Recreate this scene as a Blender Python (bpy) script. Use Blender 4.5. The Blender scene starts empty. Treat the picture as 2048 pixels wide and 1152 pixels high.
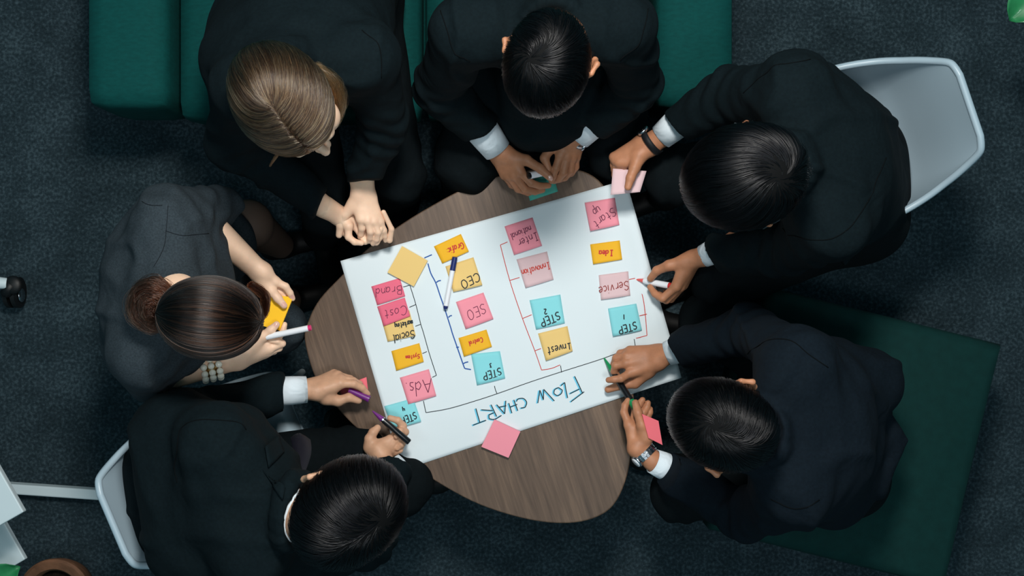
import bpy, math, random
import numpy as np
from mathutils import Vector, noise as mnoise

# ---------------------------------------------------------------- camera, world, lights
F_PX, CAM_H = 2240.0, 3.3
sc = bpy.context.scene
cam_data = bpy.data.cameras.new('camera'); cam = bpy.data.objects.new('camera', cam_data)
sc.collection.objects.link(cam); sc.camera = cam
cam.location = (0, 0, CAM_H); cam.rotation_euler = (0, 0, 0)
cam_data.sensor_width = 36.0; cam_data.lens = 36.0 * F_PX / 2048.0
cam_data.clip_start = 0.05; cam_data.clip_end = 50

world = bpy.data.worlds.new('world'); sc.world = world; world.use_nodes = True
bg = world.node_tree.nodes['Background']
bg.inputs[0].default_value = (0.38, 0.85, 1.0, 1); bg.inputs[1].default_value = 0.16

def area_light(name, loc, target, size, power, color, size_y=None):
    d = bpy.data.lights.new(name, 'AREA'); d.energy = power; d.color = color
    d.shape = 'RECTANGLE'; d.size = size; d.size_y = size_y or size
    o = bpy.data.objects.new(name, d); sc.collection.objects.link(o)
    o.location = loc
    o.rotation_euler = (Vector(target) - Vector(loc)).to_track_quat('-Z', 'Y').to_euler()
    return o
area_light('ceiling_key_lamp', (0.05, 1.0, 3.0), (-0.15, 0.0, 0.4), 0.38, 58, (1.0, 0.97, 0.92))
area_light('ceiling_panel_lamp', (0.45, -0.65, 3.6), (-0.1, 0.0, 0.4), 0.5, 19, (0.92, 0.97, 1.0))
area_light('side_fill_light', (-1.4, -0.2, 3.7), (-0.7, 0.0, 0.4), 0.8, 9, (0.85, 0.96, 1.0))  # unseen soft fill light, added to lift the left side

sc.view_settings.view_transform = 'Standard'; sc.view_settings.look = 'None'
sc.view_settings.gamma = 1.0; sc.view_settings.exposure = 0.0
sc.view_settings.use_curve_mapping = False

RNG = np.random.default_rng(7)
TABLE_Z = 0.48

def P(px, py, z):
    """a point of the place: image pixel column/row read at height z above the floor"""
    k = (CAM_H - z) / F_PX
    return np.array([(px - 1024.0) * k, (576.0 - py) * k, z])
def S(z): return F_PX / (CAM_H - z)
def unit(v):
    v = np.asarray(v, float); return v / (np.linalg.norm(v) + 1e-12)

# ---------------------------------------------------------------- materials
def srgb(r, g, b):
    f = lambda c: (c / 255) / 12.92 if c / 255 <= 0.04045 else ((c / 255 + 0.055) / 1.055) ** 2.4
    return (f(r), f(g), f(b), 1)

def material(name, col, rough=0.6, spec=0.5, metal=0.0, var=0.0, vscale=20, bump=0.0, bscale=200, bdist=0.001,
             sheen=0.0, coat=0.0, sss=0.0, stretch=None, fold=0.0, fscale=9, trans=0.0):
    m = bpy.data.materials.new(name); m.use_nodes = True
    nt = m.node_tree; b = nt.nodes['Principled BSDF']
    b.inputs['Base Color'].default_value = col; b.inputs['Roughness'].default_value = rough
    b.inputs['Specular IOR Level'].default_value = spec; b.inputs['Metallic'].default_value = metal
    b.inputs['Sheen Weight'].default_value = sheen; b.inputs['Coat Weight'].default_value = coat
    if sheen: b.inputs['Sheen Roughness'].default_value = 0.4
    if sss:
        b.inputs['Subsurface Weight'].default_value = sss; b.inputs['Subsurface Radius'].default_value = (1, .35, .2)
        b.inputs['Subsurface Scale'].default_value = 0.008
    tc = nt.nodes.new('ShaderNodeTexCoord'); mp = nt.nodes.new('ShaderNodeMapping')
    nt.links.new(tc.outputs['Object'], mp.inputs['Vector'])
    if stretch: mp.inputs['Scale'].default_value = stretch
    if var:
        n = nt.nodes.new('ShaderNodeTexNoise'); n.inputs['Scale'].default_value = vscale; n.inputs['Detail'].default_value = 6
        r = nt.nodes.new('ShaderNodeMapRange'); r.inputs[1].default_value = 0.3; r.inputs[2].default_value = 0.7
        r.inputs[3].default_value = 1 - var; r.inputs[4].default_value = 1 + var
        mx = nt.nodes.new('ShaderNodeVectorMath'); mx.operation = 'SCALE'; mx.inputs[0].default_value = col[:3]
        nt.links.new(mp.outputs[0], n.inputs['Vector']); nt.links.new(n.outputs['Fac'], r.inputs[0])
        nt.links.new(r.outputs[0], mx.inputs['Scale']); nt.links.new(mx.outputs[0], b.inputs['Base Color'])
    last = None
    if fold:
        n = nt.nodes.new('ShaderNodeTexNoise'); n.inputs['Scale'].default_value = fscale; n.inputs['Detail'].default_value = 2
        n.inputs['Distortion'].default_value = 0.8
        bp = nt.nodes.new('ShaderNodeBump'); bp.inputs['Strength'].default_value = fold; bp.inputs['Distance'].default_value = 0.02
        nt.links.new(mp.outputs[0], n.inputs['Vector']); nt.links.new(n.outputs['Fac'], bp.inputs['Height']); last = bp
    if bump:
        n = nt.nodes.new('ShaderNodeTexNoise'); n.inputs['Scale'].default_value = bscale; n.inputs['Detail'].default_value = 3
        bp = nt.nodes.new('ShaderNodeBump'); bp.inputs['Strength'].default_value = bump; bp.inputs['Distance'].default_value = bdist
        nt.links.new(mp.outputs[0], n.inputs['Vector']); nt.links.new(n.outputs['Fac'], bp.inputs['Height'])
        if last: nt.links.new(last.outputs[0], bp.inputs['Normal'])
        last = bp
    if last: nt.links.new(last.outputs[0], b.inputs['Normal'])
    return m

def carpet_material():
    m = bpy.data.materials.new('carpet'); m.use_nodes = True; nt = m.node_tree; b = nt.nodes['Principled BSDF']
    b.inputs['Roughness'].default_value = 0.95; b.inputs['Specular IOR Level'].default_value = 0.1
    tc = nt.nodes.new('ShaderNodeTexCoord')
    n1 = nt.nodes.new('ShaderNodeTexNoise'); n1.inputs['Scale'].default_value = 330; n1.inputs['Detail'].default_value = 5; n1.inputs['Roughness'].default_value = 0.75
    n2 = nt.nodes.new('ShaderNodeTexNoise'); n2.inputs['Scale'].default_value = 9; n2.inputs['Detail'].default_value = 6
    mp = nt.nodes.new('ShaderNodeMapping'); mp.inputs['Scale'].default_value = (0.6, 1.5, 1)
    n3 = nt.nodes.new('ShaderNodeTexNoise'); n3.inputs['Scale'].default_value = 110; n3.inputs['Detail'].default_value = 4
    mp.inputs['Scale'].default_value = (1.0, 1.0, 1); nt.links.new(tc.outputs['Object'], mp.inputs[0]); nt.links.new(mp.outputs[0], n3.inputs['Vector'])
    for n in (n1, n2): nt.links.new(tc.outputs['Object'], n.inputs['Vector'])
    ad = nt.nodes.new('ShaderNodeMath'); ad.operation = 'MULTIPLY_ADD'; ad.inputs[1].default_value = 0.55
    ad2 = nt.nodes.new('ShaderNodeMath'); ad2.operation = 'MULTIPLY_ADD'; ad2.inputs[1].default_value = 0.45
    nt.links.new(n1.outputs['Fac'], ad.inputs[0]); nt.links.new(n2.outputs['Fac'], ad2.inputs[0])
    nt.links.new(n3.outputs['Fac'], ad2.inputs[2]); nt.links.new(ad2.outputs[0], ad.inputs[2])
    cr = nt.nodes.new('ShaderNodeValToRGB'); e = cr.color_ramp.elements
    e[0].position = 0.72; e[0].color = srgb(26, 38, 43); e[1].position = 1.25; e[1].color = srgb(78, 96, 104)
    mr = nt.nodes.new('ShaderNodeMapRange'); mr.inputs[1].default_value = 0.7; mr.inputs[2].default_value = 1.3
    e[0].position = 0.0; e[1].position = 1.0; x = cr.color_ramp.elements.new(0.5); x.color = srgb(46, 61, 68)
    nt.links.new(ad.outputs[0], mr.inputs[0]); nt.links.new(mr.outputs[0], cr.inputs[0]); nt.links.new(cr.outputs[0], b.inputs['Base Color'])
    bp = nt.nodes.new('ShaderNodeBump'); bp.inputs['Strength'].default_value = 0.8; bp.inputs['Distance'].default_value = 0.004
    nt.links.new(n1.outputs['Fac'], bp.inputs['Height']); nt.links.new(bp.outputs[0], b.inputs['Normal'])
    return m

def wood_material():
    m = bpy.data.materials.new('walnut'); m.use_nodes = True; nt = m.node_tree; b = nt.nodes['Principled BSDF']
    b.inputs['Roughness'].default_value = 0.5; b.inputs['Specular IOR Level'].default_value = 0.35
    tc = nt.nodes.new('ShaderNodeTexCoord'); r = nt.nodes.new('ShaderNodeMapping'); r.inputs['Rotation'].default_value = (0, 0, math.radians(-16))
    mp = nt.nodes.new('ShaderNodeMapping'); mp.inputs['Scale'].default_value = (1, 0.06, 1); mp.vector_type = 'POINT'
    mp.inputs['Rotation'].default_value = (0, 0, 0)
    rot = nt.nodes.new('ShaderNodeVectorRotate'); rot.rotation_type = 'Z_AXIS'; rot.inputs['Angle'].default_value = math.radians(-18)
    nt.links.new(tc.outputs['Object'], rot.inputs['Vector']); nt.links.new(rot.outputs[0], mp.inputs['Vector'])
    n1 = nt.nodes.new('ShaderNodeTexNoise'); n1.inputs['Scale'].default_value = 130; n1.inputs['Detail'].default_value = 7; n1.inputs['Distortion'].default_value = 0.4
    n2 = nt.nodes.new('ShaderNodeTexNoise'); n2.inputs['Scale'].default_value = 16; n2.inputs['Detail'].default_value = 3; n2.inputs['Distortion'].default_value = 0.8
    sx = nt.nodes.new('ShaderNodeSeparateXYZ'); nt.links.new(rot.outputs[0], sx.inputs[0])
    fl = nt.nodes.new('ShaderNodeMath'); fl.operation = 'MULTIPLY'; fl.inputs[1].default_value = 9.5
    fr = nt.nodes.new('ShaderNodeMath'); fr.operation = 'FLOOR'; nt.links.new(sx.outputs[0], fl.inputs[0]); nt.links.new(fl.outputs[0], fr.inputs[0])
    wn = nt.nodes.new('ShaderNodeTexWhiteNoise'); wn.noise_dimensions = '1D'; nt.links.new(fr.outputs[0], wn.inputs['W'])
    for n in (n1, n2): nt.links.new(mp.outputs[0], n.inputs['Vector'])
    a = nt.nodes.new('ShaderNodeMath'); a.operation = 'MULTIPLY_ADD'; a.inputs[1].default_value = 0.6
    nt.links.new(n2.outputs['Fac'], a.inputs[0]); nt.links.new(n1.outputs['Fac'], a.inputs[2])
    a2 = nt.nodes.new('ShaderNodeMath'); a2.operation = 'MULTIPLY_ADD'; a2.inputs[1].default_value = 0.14
    nt.links.new(wn.outputs[0], a2.inputs[0]); nt.links.new(a.outputs[0], a2.inputs[2])
    cr = nt.nodes.new('ShaderNodeValToRGB'); e = cr.color_ramp.elements
    mr = nt.nodes.new('ShaderNodeMapRange'); mr.inputs[1].default_value = 0.5; mr.inputs[2].default_value = 1.25
    e[0].color = srgb(74, 58, 47); e[1].color = srgb(124, 101, 82); x = e.new(0.5); x.color = srgb(97, 78, 64)
    nt.links.new(a2.outputs[0], mr.inputs[0]); nt.links.new(mr.outputs[0], cr.inputs[0]); nt.links.new(cr.outputs[0], b.inputs['Base Color'])
    bp = nt.nodes.new('ShaderNodeBump'); bp.inputs['Strength'].default_value = 0.15; bp.inputs['Distance'].default_value = 0.001
    nt.links.new(n1.outputs['Fac'], bp.inputs['Height']); nt.links.new(bp.outputs[0], b.inputs['Normal'])
    return m

def hair_material(name, col, rough=0.32, rand=0.3):
    m = bpy.data.materials.new(name); m.use_nodes = True; nt = m.node_tree; nt.nodes.remove(nt.nodes['Principled BSDF'])
    h = nt.nodes.new('ShaderNodeBsdfHairPrincipled'); h.model = 'CHIANG'; h.parametrization = 'COLOR'
    h.inputs['Color'].default_value = col; h.inputs['Roughness'].default_value = rough; h.inputs['Radial Roughness'].default_value = 0.35; h.inputs['IOR'].default_value = 1.42
    h.inputs['Random Roughness'].default_value = 0.3
    hi = nt.nodes.new('ShaderNodeHairInfo'); mr = nt.nodes.new('ShaderNodeMapRange'); mr.inputs[3].default_value = 1 - 2 * rand; mr.inputs[4].default_value = 1 + 2 * rand
    vm = nt.nodes.new('ShaderNodeVectorMath'); vm.operation = 'SCALE'; vm.inputs[0].default_value = col[:3]
    nt.links.new(hi.outputs['Random'], mr.inputs[0]); nt.links.new(mr.outputs[0], vm.inputs['Scale']); nt.links.new(vm.outputs[0], h.inputs['Color'])
    nt.links.new(h.outputs[0], nt.nodes['Material Output'].inputs[0])
    return m

M = dict(
    carpet=carpet_material(), wood=wood_material(),
    sofa=material('teal_upholstery', srgb(5, 68, 66), 0.85, 0.15, var=0.12, vscale=60, bump=0.5, bscale=700, bdist=0.0006, fold=0.25, fscale=5, stretch=(1, 2.2, 1)),
    ottoman=material('dark_green_upholstery', srgb(7, 47, 45), 0.85, 0.2, var=0.1, vscale=40, bump=0.4, bscale=600, bdist=0.0006, fold=0.2, fscale=4),
    plastic=material('white_plastic', srgb(165, 186, 198), 0.36, 0.5, var=0.02, vscale=8),
    white=material('white_lacquer', srgb(215, 230, 235), 0.45, 0.5, var=0.02, vscale=6),
    paper=material('white_paper', srgb(222, 233, 238), 0.75, 0.25, fold=0.12, fscale=6),
    suit=material('black_wool', srgb(11, 22, 26), 0.9, 0.10, var=0.15, vscale=150, bump=0.4, bscale=900, bdist=0.0005, fold=0.35, fscale=11),
    suit_navy=material('midnight_wool', srgb(12, 22, 30), 0.9, 0.12, var=0.15, vscale=150, bump=0.4, bscale=900, bdist=0.0005, fold=0.35, fscale=11),
    dress=material('charcoal_knit', srgb(47, 56, 62), 0.9, 0.12, var=0.25, vscale=260, bump=0.5, bscale=700, bdist=0.0006, fold=0.5, fscale=9),
    trousers=material('black_trousers', srgb(11, 18, 21), 0.9, 0.1, var=0.12, vscale=120, bump=0.3, bscale=800, bdist=0.0005, fold=0.5, fscale=9),
    seam=material('seam_thread', srgb(7, 11, 13), 0.9, 0.1), dress_seam=material('charcoal_seam', srgb(24, 29, 33), 0.9, 0.1),
    shirt=material('white_shirt', srgb(226, 238, 246), 0.8, 0.2, bump=0.3, bscale=900, bdist=0.0003, fold=0.3, fscale=22),
    tie=material('navy_silk', srgb(9, 12, 28), 0.6, 0.5, bump=0.3, bscale=500, bdist=0.0004),
    leg_shade=material('shaded_leg_skin', srgb(96, 78, 68), 0.6, 0.3, bump=0.2, bscale=900, bdist=0.0003), shoe=material('black_leather', srgb(8, 8, 9), 0.6, 0.3),  # first entry: skin colour darkened to paint the shade on the legs
    skin_tan=material('tan_skin', srgb(180, 124, 92), 0.5, 0.4, var=0.12, vscale=45, bump=0.35, bscale=420, bdist=0.0007, sss=0.12),
    skin_mid=material('medium_skin', srgb(206, 160, 130), 0.5, 0.4, var=0.10, vscale=45, bump=0.35, bscale=420, bdist=0.0007, sss=0.12),
    skin_fair=material('fair_skin', srgb(238, 200, 172), 0.48, 0.4, var=0.06, vscale=40, bump=0.25, bscale=420, bdist=0.0005, sss=0.15),
    nail=material('fingernail', srgb(226, 176, 160), 0.3, 0.5, coat=0.3),
    hair_black=hair_material('black_hair', srgb(9, 9, 12), 0.22), hair_brown=hair_material('dark_brown_hair', srgb(62, 34, 22), 0.2),
    hair_blond=hair_material('light_brown_hair', srgb(122, 94, 64), 0.2), hair_blond_low=hair_material('brown_underhair', srgb(44, 30, 20), 0.22), hair_brown_low=hair_material('near_black_brown_hair', srgb(15, 11, 10), 0.2),
    cap_black=material('black_hair_base', srgb(6, 7, 8), 0.8, 0.15), cap_brown=material('brown_hair_base', srgb(22, 14, 10), 0.7, 0.2),
    cap_blond=material('light_brown_hair_base', srgb(52, 36, 26), 0.7, 0.2),
    lip=material('lips', srgb(176, 96, 92), 0.45, 0.4),
    metal=material('steel', srgb(190, 196, 202), 0.25, 0.5, metal=1.0), dark=material('black_rubber', srgb(14, 16, 18), 0.5, 0.4),
    strap=material('black_strap', srgb(22, 24, 28), 0.6, 0.3), pearl=material('pearl', srgb(250, 246, 230), 0.22, 0.6, coat=0.6),
    gold=material('gold', srgb(214, 180, 120), 0.3, 0.5, metal=1.0),
    eye=material('eye_white', srgb(230, 228, 222), 0.2, 0.5), iris=material('dark_iris', srgb(40, 24, 16), 0.2, 0.5),
    pink=material('pink_note', srgb(244, 152, 168), 0.75, 0.2), rose=material('deep_pink_note', srgb(236, 112, 138), 0.75, 0.2), coral=material('coral_note', srgb(250, 122, 134), 0.75, 0.2),
    pale=material('pale_pink_note', srgb(222, 192, 196), 0.75, 0.2), tan=material('tan_note', srgb(234, 200, 128), 0.75, 0.2),
    orange=material('amber_note', srgb(240, 182, 46), 0.75, 0.2), yellow=material('yellow_note', srgb(250, 196, 44), 0.75, 0.2),
    cyan=material('cyan_note', srgb(140, 218, 226), 0.75, 0.2), aqua=material('aqua_note', srgb(84, 176, 160), 0.75, 0.2),
    ink_black=material('black_ink', srgb(22, 34, 40), 0.6, 0.3), ink_blue=material('blue_ink', srgb(30, 84, 160), 0.6, 0.3),
    ink_red=material('red_ink', srgb(196, 52, 38), 0.6, 0.3), ink_maroon=material('maroon_ink', srgb(140, 50, 46), 0.6, 0.3),
    ink_purple=material('purple_ink', srgb(110, 36, 70), 0.6, 0.3), ink_cyan=material('cyan_ink', srgb(110, 200, 232), 0.6, 0.3),
    m_white=material('white_marker_plastic', srgb(236, 240, 246), 0.35, 0.5), m_navy=material('navy_plastic', srgb(22, 40, 104), 0.35, 0.5),
    m_black=material('black_plastic', srgb(14, 18, 22), 0.3, 0.5), m_purple=material('purple_plastic', srgb(112, 40, 124), 0.35, 0.5),
    m_green=material('green_plastic', srgb(20, 140, 84), 0.35, 0.5), m_red=material('red_plastic', srgb(190, 42, 40), 0.35, 0.5),
    m_coral=material('coral_plastic', srgb(236, 100, 96), 0.35, 0.5), m_pink=material('magenta_plastic', srgb(214, 50, 110), 0.35, 0.5),
    leaf=material('leaf', srgb(40, 130, 78), 0.45, 0.5, var=0.2, vscale=30, coat=0.2), bowl=material('brown_bowl', srgb(116, 80, 58), 0.7, 0.3, var=0.3, vscale=24, bump=0.5, bscale=90, bdist=0.002, stretch=(1, 1, 4)),
    soil=material('soil', srgb(26, 20, 16), 0.95, 0.1, var=0.4, vscale=60, bump=1.0, bscale=90, bdist=0.006),
)

# ---------------------------------------------------------------- object helpers
def raw_mesh(name, verts, faces, smooth=True):
    me = bpy.data.meshes.new(name)
    verts = np.asarray(verts, np.float32)
    if isinstance(faces, np.ndarray):
        nf, k = faces.shape
        me.vertices.add(len(verts)); me.vertices.foreach_set('co', verts.ravel())
        me.loops.add(nf * k); me.loops.foreach_set('vertex_index', faces.astype(np.int32).ravel())
        me.polygons.add(nf); me.polygons.foreach_set('loop_start', np.arange(0, nf * k, k, dtype=np.int32))
        me.update(calc_edges=True); me.validate()
    else:
        me.from_pydata([tuple(map(float, v)) for v in verts], [], [tuple(f) for f in faces]); me.update()
    if smooth: me.polygons.foreach_set('use_smooth', np.ones(len(me.polygons), bool))
    return me

ORIGIN = {}
def thing(name, label, cat, origin, group=None, mesh=None, mat=None, smooth=True):
    """a top-level thing: an Empty at its base, or a mesh (verts, faces) given in place"""
    origin = np.asarray(origin, float)
    if mesh is None: o = bpy.data.objects.new(name, None); o.empty_display_size = 0.05
    else:
        me = raw_mesh(name, np.asarray(mesh[0]) - origin, mesh[1], smooth); o = bpy.data.objects.new(name, me)
        if mat: me.materials.append(mat)
    sc.collection.objects.link(o); o.location = origin
    o['label'] = label; o['category'] = cat
    if group: o['group'] = group
    ORIGIN[o.name] = origin
    return o
def part(name, parent, verts, faces, mat, label=None, smooth=True, kind=None):
    org = ORIGIN[parent.name]
    me = raw_mesh(name, np.asarray(verts, float) - org, faces, smooth)
    if mat: me.materials.append(mat)
    o = bpy.data.objects.new(name, me); sc.collection.objects.link(o); o.parent = parent
    ORIGIN[o.name] = org
    if label: o['label'] = label
    if kind: o['kind'] = kind
    return o
def structure(name, verts, faces, mat):
    me = raw_mesh(name, verts, faces, False); me.materials.append(mat)
    o = bpy.data.objects.new(name, me); sc.collection.objects.link(o); o['kind'] = 'structure'; ORIGIN[o.name] = np.zeros(3); return o
def mod(o, kind, **kw):
    m = o.modifiers.new(kind.lower(), kind)
    for k, v in kw.items(): setattr(m, k, v)
    return m
class MB:
    """collects shapes into one mesh"""
    def __init__(s): s.v = []; s.f = []
    def add(s, v, f):
        n = len(s.v); s.v += [tuple(x) for x in v]; s.f += [tuple(i + n for i in q) for q in f]; return s
    def box(s, c, size, rot=0.0, ax=None):
        c = np.asarray(c, float); h = np.asarray(size, float) / 2
        if ax is None:
            ca, sa = math.cos(rot), math.sin(rot); ax = np.array([[ca, sa, 0], [-sa, ca, 0], [0, 0, 1]])
        v = [c + x * h[0] * ax[0] + y * h[1] * ax[1] + z * h[2] * ax[2] for x in (-1, 1) for y in (-1, 1) for z in (-1, 1)]
        return s.add(v, [(0, 1, 3, 2), (4, 6, 7, 5), (0, 4, 5, 1), (2, 3, 7, 6), (0, 2, 6, 4), (1, 5, 7, 3)])
    def tube(s, pts, r, n=12, cap=True):
        pts = [np.asarray(p, float) for p in pts]; r = r if isinstance(r, (list, tuple)) else [r] * len(pts)
        v = []; f = []; ref = None
        for i, p in enumerate(pts):
            t = unit(pts[min(i + 1, len(pts) - 1)] - pts[max(i - 1, 0)])
            if ref is None:
                ref = np.array([0, 0, 1.0]) if abs(t[2]) < 0.9 else np.array([1.0, 0, 0])
            a = unit(np.cross(t, ref)); b2 = np.cross(a, t); ref = b2
            for k in range(n):
                th = 2 * math.pi * k / n; v.append(p + r[i] * (math.cos(th) * a + math.sin(th) * b2))
        for i in range(len(pts) - 1):
            for k in range(n):
                k2 = (k + 1) % n; f.append((i * n + k, i * n + k2, (i + 1) * n + k2, (i + 1) * n + k))
        if cap:
            f.append(tuple(range(n))[::-1]); f.append(tuple((len(pts) - 1) * n + k for k in range(n)))
        return s.add(v, f)
    def sphere(s, c, r, nu=16, nv=10, sc3=(1, 1, 1)):
        c = np.asarray(c, float); v = []; f = []
        for j in range(nv + 1):
            ph = math.pi * j / nv
            for i in range(nu):
                th = 2 * math.pi * i / nu
                v.append(c + r * np.array([math.sin(ph) * math.cos(th) * sc3[0], math.sin(ph) * math.sin(th) * sc3[1], math.cos(ph) * sc3[2]]))
        for j in range(nv):
            for i in range(nu):
                i2 = (i + 1) % nu; f.append((j * nu + i, (j + 1) * nu + i, (j + 1) * nu + i2, j * nu + i2))
        return s.add(v, f)
    def prism(s, poly, z0, z1):
        n = len(poly); v = [(x, y, z0) for x, y in poly] + [(x, y, z1) for x, y in poly]
        f = [tuple(range(n))[::-1], tuple(range(n, 2 * n))] + [(i, (i + 1) % n, n + (i + 1) % n, n + i) for i in range(n)]
        return s.add(v, f)
    def part(s, name, parent, mat, label=None, smooth=True, kind=None): return part(name, parent, s.v, s.f, mat, label, smooth, kind)

def catmull(pts, closed=False, sub=8):
    pts = [np.asarray(p, float) for p in pts]; n = len(pts); out = []
    rng = range(n) if closed else range(n - 1)
    for i in rng:
        if closed: p0, p1, p2, p3 = pts[(i - 1) % n], pts[i], pts[(i + 1) % n], pts[(i + 2) % n]
        else: p0, p1, p2, p3 = pts[max(i - 1, 0)], pts[i], pts[i + 1], pts[min(i + 2, n - 1)]
        for k in range(sub):
            t = k / sub
            out.append(0.5 * ((2 * p1) + (-p0 + p2) * t + (2 * p0 - 5 * p1 + 4 * p2 - p3) * t * t + (-p0 + 3 * p1 - 3 * p2 + p3) * t ** 3))
    if not closed: out.append(pts[-1])
    return out

# ---------------------------------------------------------------- signed-distance modelling
def smin(a, b, k):
    if k <= 0: return np.minimum(a, b)
    h = np.clip(0.5 + 0.5 * (b - a) / k, 0, 1); return b * (1 - h) + a * h - k * h * (1 - h)
def smax(a, b, k): return -smin(-a, -b, k)
class Prim:
    def __init__(me, kind, **kw): me.kind = kind; me.__dict__.update(kw)
    def d(s, p):
        if s.kind == 'cone':
            pa = p - s.a; ba = s.b - s.a; L = ba @ ba + 1e-12
            h = np.clip(pa @ ba / L, 0, 1); q = pa - h[:, None] * ba
            if s.n is not None:
                c = q @ s.n; q = q + np.outer(c * (s.s - 1), s.n)
            return np.sqrt((q * q).sum(1)) - (s.r1 + (s.r2 - s.r1) * h)
        q = (p - s.c) @ s.R  # local
        k0 = np.sqrt(((q / s.r) ** 2).sum(1)) + 1e-9; k1 = np.sqrt(((q / s.r ** 2) ** 2).sum(1)) + 1e-9
        return k0 * (k0 - 1) / k1
    def box(s):
        if s.kind == 'cone':
            return np.minimum(s.a - s.r1, s.b - s.r2), np.maximum(s.a + s.r1, s.b + s.r2)
        m = s.r.max(); return s.c - m, s.c + m
def cone(a, b, r1, r2=None, n=None, s=1.0):
    return Prim('cone', a=np.asarray(a, float), b=np.asarray(b, float), r1=r1, r2=r1 if r2 is None else r2, n=None if n is None else unit(n), s=s)
def ell(c, r, R=None):
    r = np.asarray(r if hasattr(r, '__len__') else (r, r, r), float)
    return Prim('ell', c=np.asarray(c, float), r=r, R=np.eye(3) if R is None else np.asarray(R, float))
def chain(pts, rs, **kw): return [cone(pts[i], pts[i + 1], rs[i], rs[i + 1], **kw) for i in range(len(pts) - 1)]

class Group:
    def __init__(s, prims, kin=0.01, kout=0.01, planes=(), op='add', kp=0.002): s.prims = prims; s.kin = kin; s.kout = kout; s.planes = planes; s.op = op; s.kp = kp
    def d(s, p, prims=None):
        r = None
        for q in (s.prims if prims is None else prims):
            e = q.d(p); r = e if r is None else smin(r, e, s.kin)
        for pt, n in s.planes: r = smax(r, (p - np.asarray(pt)) @ unit(n), s.kp)
        return r
def model_d(groups, p, keep=None):
    r = None
    for i, g in enumerate(groups):
        pr = None if keep is None else keep[i]
        if pr is not None and not pr: continue
        e = g.d(p, pr)
        if r is None: r = e if g.op == 'add' else np.full(len(p), 1.0)
        elif g.op == 'add': r = smin(r, e, g.kout)
        elif g.op == 'sub': r = smax(r, -e, g.kout)
        else: r = smax(r, e, g.kout)
    return r if r is not None else np.full(len(p), 1.0)

EDG = [(0, 1), (2, 3), (4, 5), (6, 7), (0, 2), (1, 3), (4, 6), (5, 7), (0, 4), (1, 5), (2, 6), (3, 7)]
def sdf_mesh(groups, h, smooth=2, clip=None):
    lo = np.min([q.box()[0] for g in groups if g.op == 'add' for q in g.prims], 0) - 3 * h
    hi = np.max([q.box()[1] for g in groups if g.op == 'add' for q in g.prims], 0) + 3 * h
    if clip is not None: lo = np.maximum(lo, clip[0]); hi = np.minimum(hi, clip[1])
    B = 12; nb = np.ceil((hi - lo) / (h * B)).astype(int); N = nb * B
    G = np.empty(tuple(N), np.float32); R = h * B * 0.87
    bc = np.stack(np.meshgrid(*[np.arange(n) for n in nb], indexing='ij'), -1).reshape(-1, 3)
    cen = lo + (bc + 0.5) * B * h
    dc = model_d(groups, cen)
    pd = [[q.d(cen) for q in g.prims] for g in groups]
    loc = np.stack(np.meshgrid(*[np.arange(B)] * 3, indexing='ij'), -1).reshape(-1, 3) * h
    for i in range(len(bc)):
        a = bc[i] * B; sl = tuple(slice(a[j], a[j] + B) for j in range(3))
        if abs(dc[i]) > 2.0 * R + 0.01: G[sl] = dc[i]; continue
        keep = [[q for q, e in zip(g.prims, pdg) if e[i] < 2.6 * R + g.kin + g.kout + 0.02 or g.op == 'int'] for g, pdg in zip(groups, pd)]
        if not any(keep): G[sl] = max(dc[i], h); continue
        G[sl] = model_d(groups, lo + a * h + loc, keep).reshape(B, B, B)
    s = G < 0
    c = [s[x:N[0] - 1 + x, y:N[1] - 1 + y, z:N[2] - 1 + z] for z in (0, 1) for y in (0, 1) for x in (0, 1)]
    cnt = sum(q.astype(np.int8) for q in c); act = (cnt > 0) & (cnt < 8)
    idx = np.argwhere(act); vid = -np.ones(act.shape, np.int32); vid[act] = np.arange(len(idx))
    offs = np.array([(k & 1, (k >> 1) & 1, (k >> 2) & 1) for k in range(8)])
    val = np.stack([G[idx[:, 0] + o[0], idx[:, 1] + o[1], idx[:, 2] + o[2]] for o in offs], 1)
    acc = np.zeros((len(idx), 3)); n = np.zeros(len(idx))
    for a, b in EDG:
        va, vb = val[:, a], val[:, b]; m = (va < 0) != (vb < 0)
        t = np.where(m, va / np.where(m, va - vb, 1), 0)
        acc += m[:, None] * (offs[a] + t[:, None] * (offs[b] - offs[a])); n += m
    V = lo + (idx + acc / n[:, None]) * h
    F = []
    for ax in range(3):
        o = np.zeros(3, int); o[ax] = 1; u = np.zeros(3, int); u[(ax + 1) % 3] = 1; w = np.zeros(3, int); w[(ax + 2) % 3] = 1
        A = s[:N[0] - 1, :N[1] - 1, :N[2] - 1]; Bm = s[o[0]:N[0] - 1 + o[0], o[1]:N[1] - 1 + o[1], o[2]:N[2] - 1 + o[2]]
        e = np.argwhere(A != Bm); e = e[(e[:, (ax + 1) % 3] > 0) & (e[:, (ax + 2) % 3] > 0)]
        q = np.stack([vid[tuple((e - k).T)] for k in (0 * u, u, u + w, w)], 1)
        flip = ~A[tuple(e.T)]; q[flip] = q[flip][:, ::-1]
        F.append(q)
    F = np.concatenate(F); F = F[(F >= 0).all(1)]
    E = np.concatenate([F[:, [0, 1]], F[:, [1, 2]], F[:, [2, 3]], F[:, [3, 0]]])
    for _ in range(smooth):
        A = np.zeros_like(V); c2 = np.bincount(E[:, 0], minlength=len(V)) + np.bincount(E[:, 1], minlength=len(V))
        for j in range(3):
            A[:, j] = np.bincount(E[:, 0], V[E[:, 1], j], len(V)) + np.bincount(E[:, 1], V[E[:, 0], j], len(V))
        V = 0.5 * V + 0.5 * A / np.maximum(c2, 1)[:, None]
    return V, F
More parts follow.
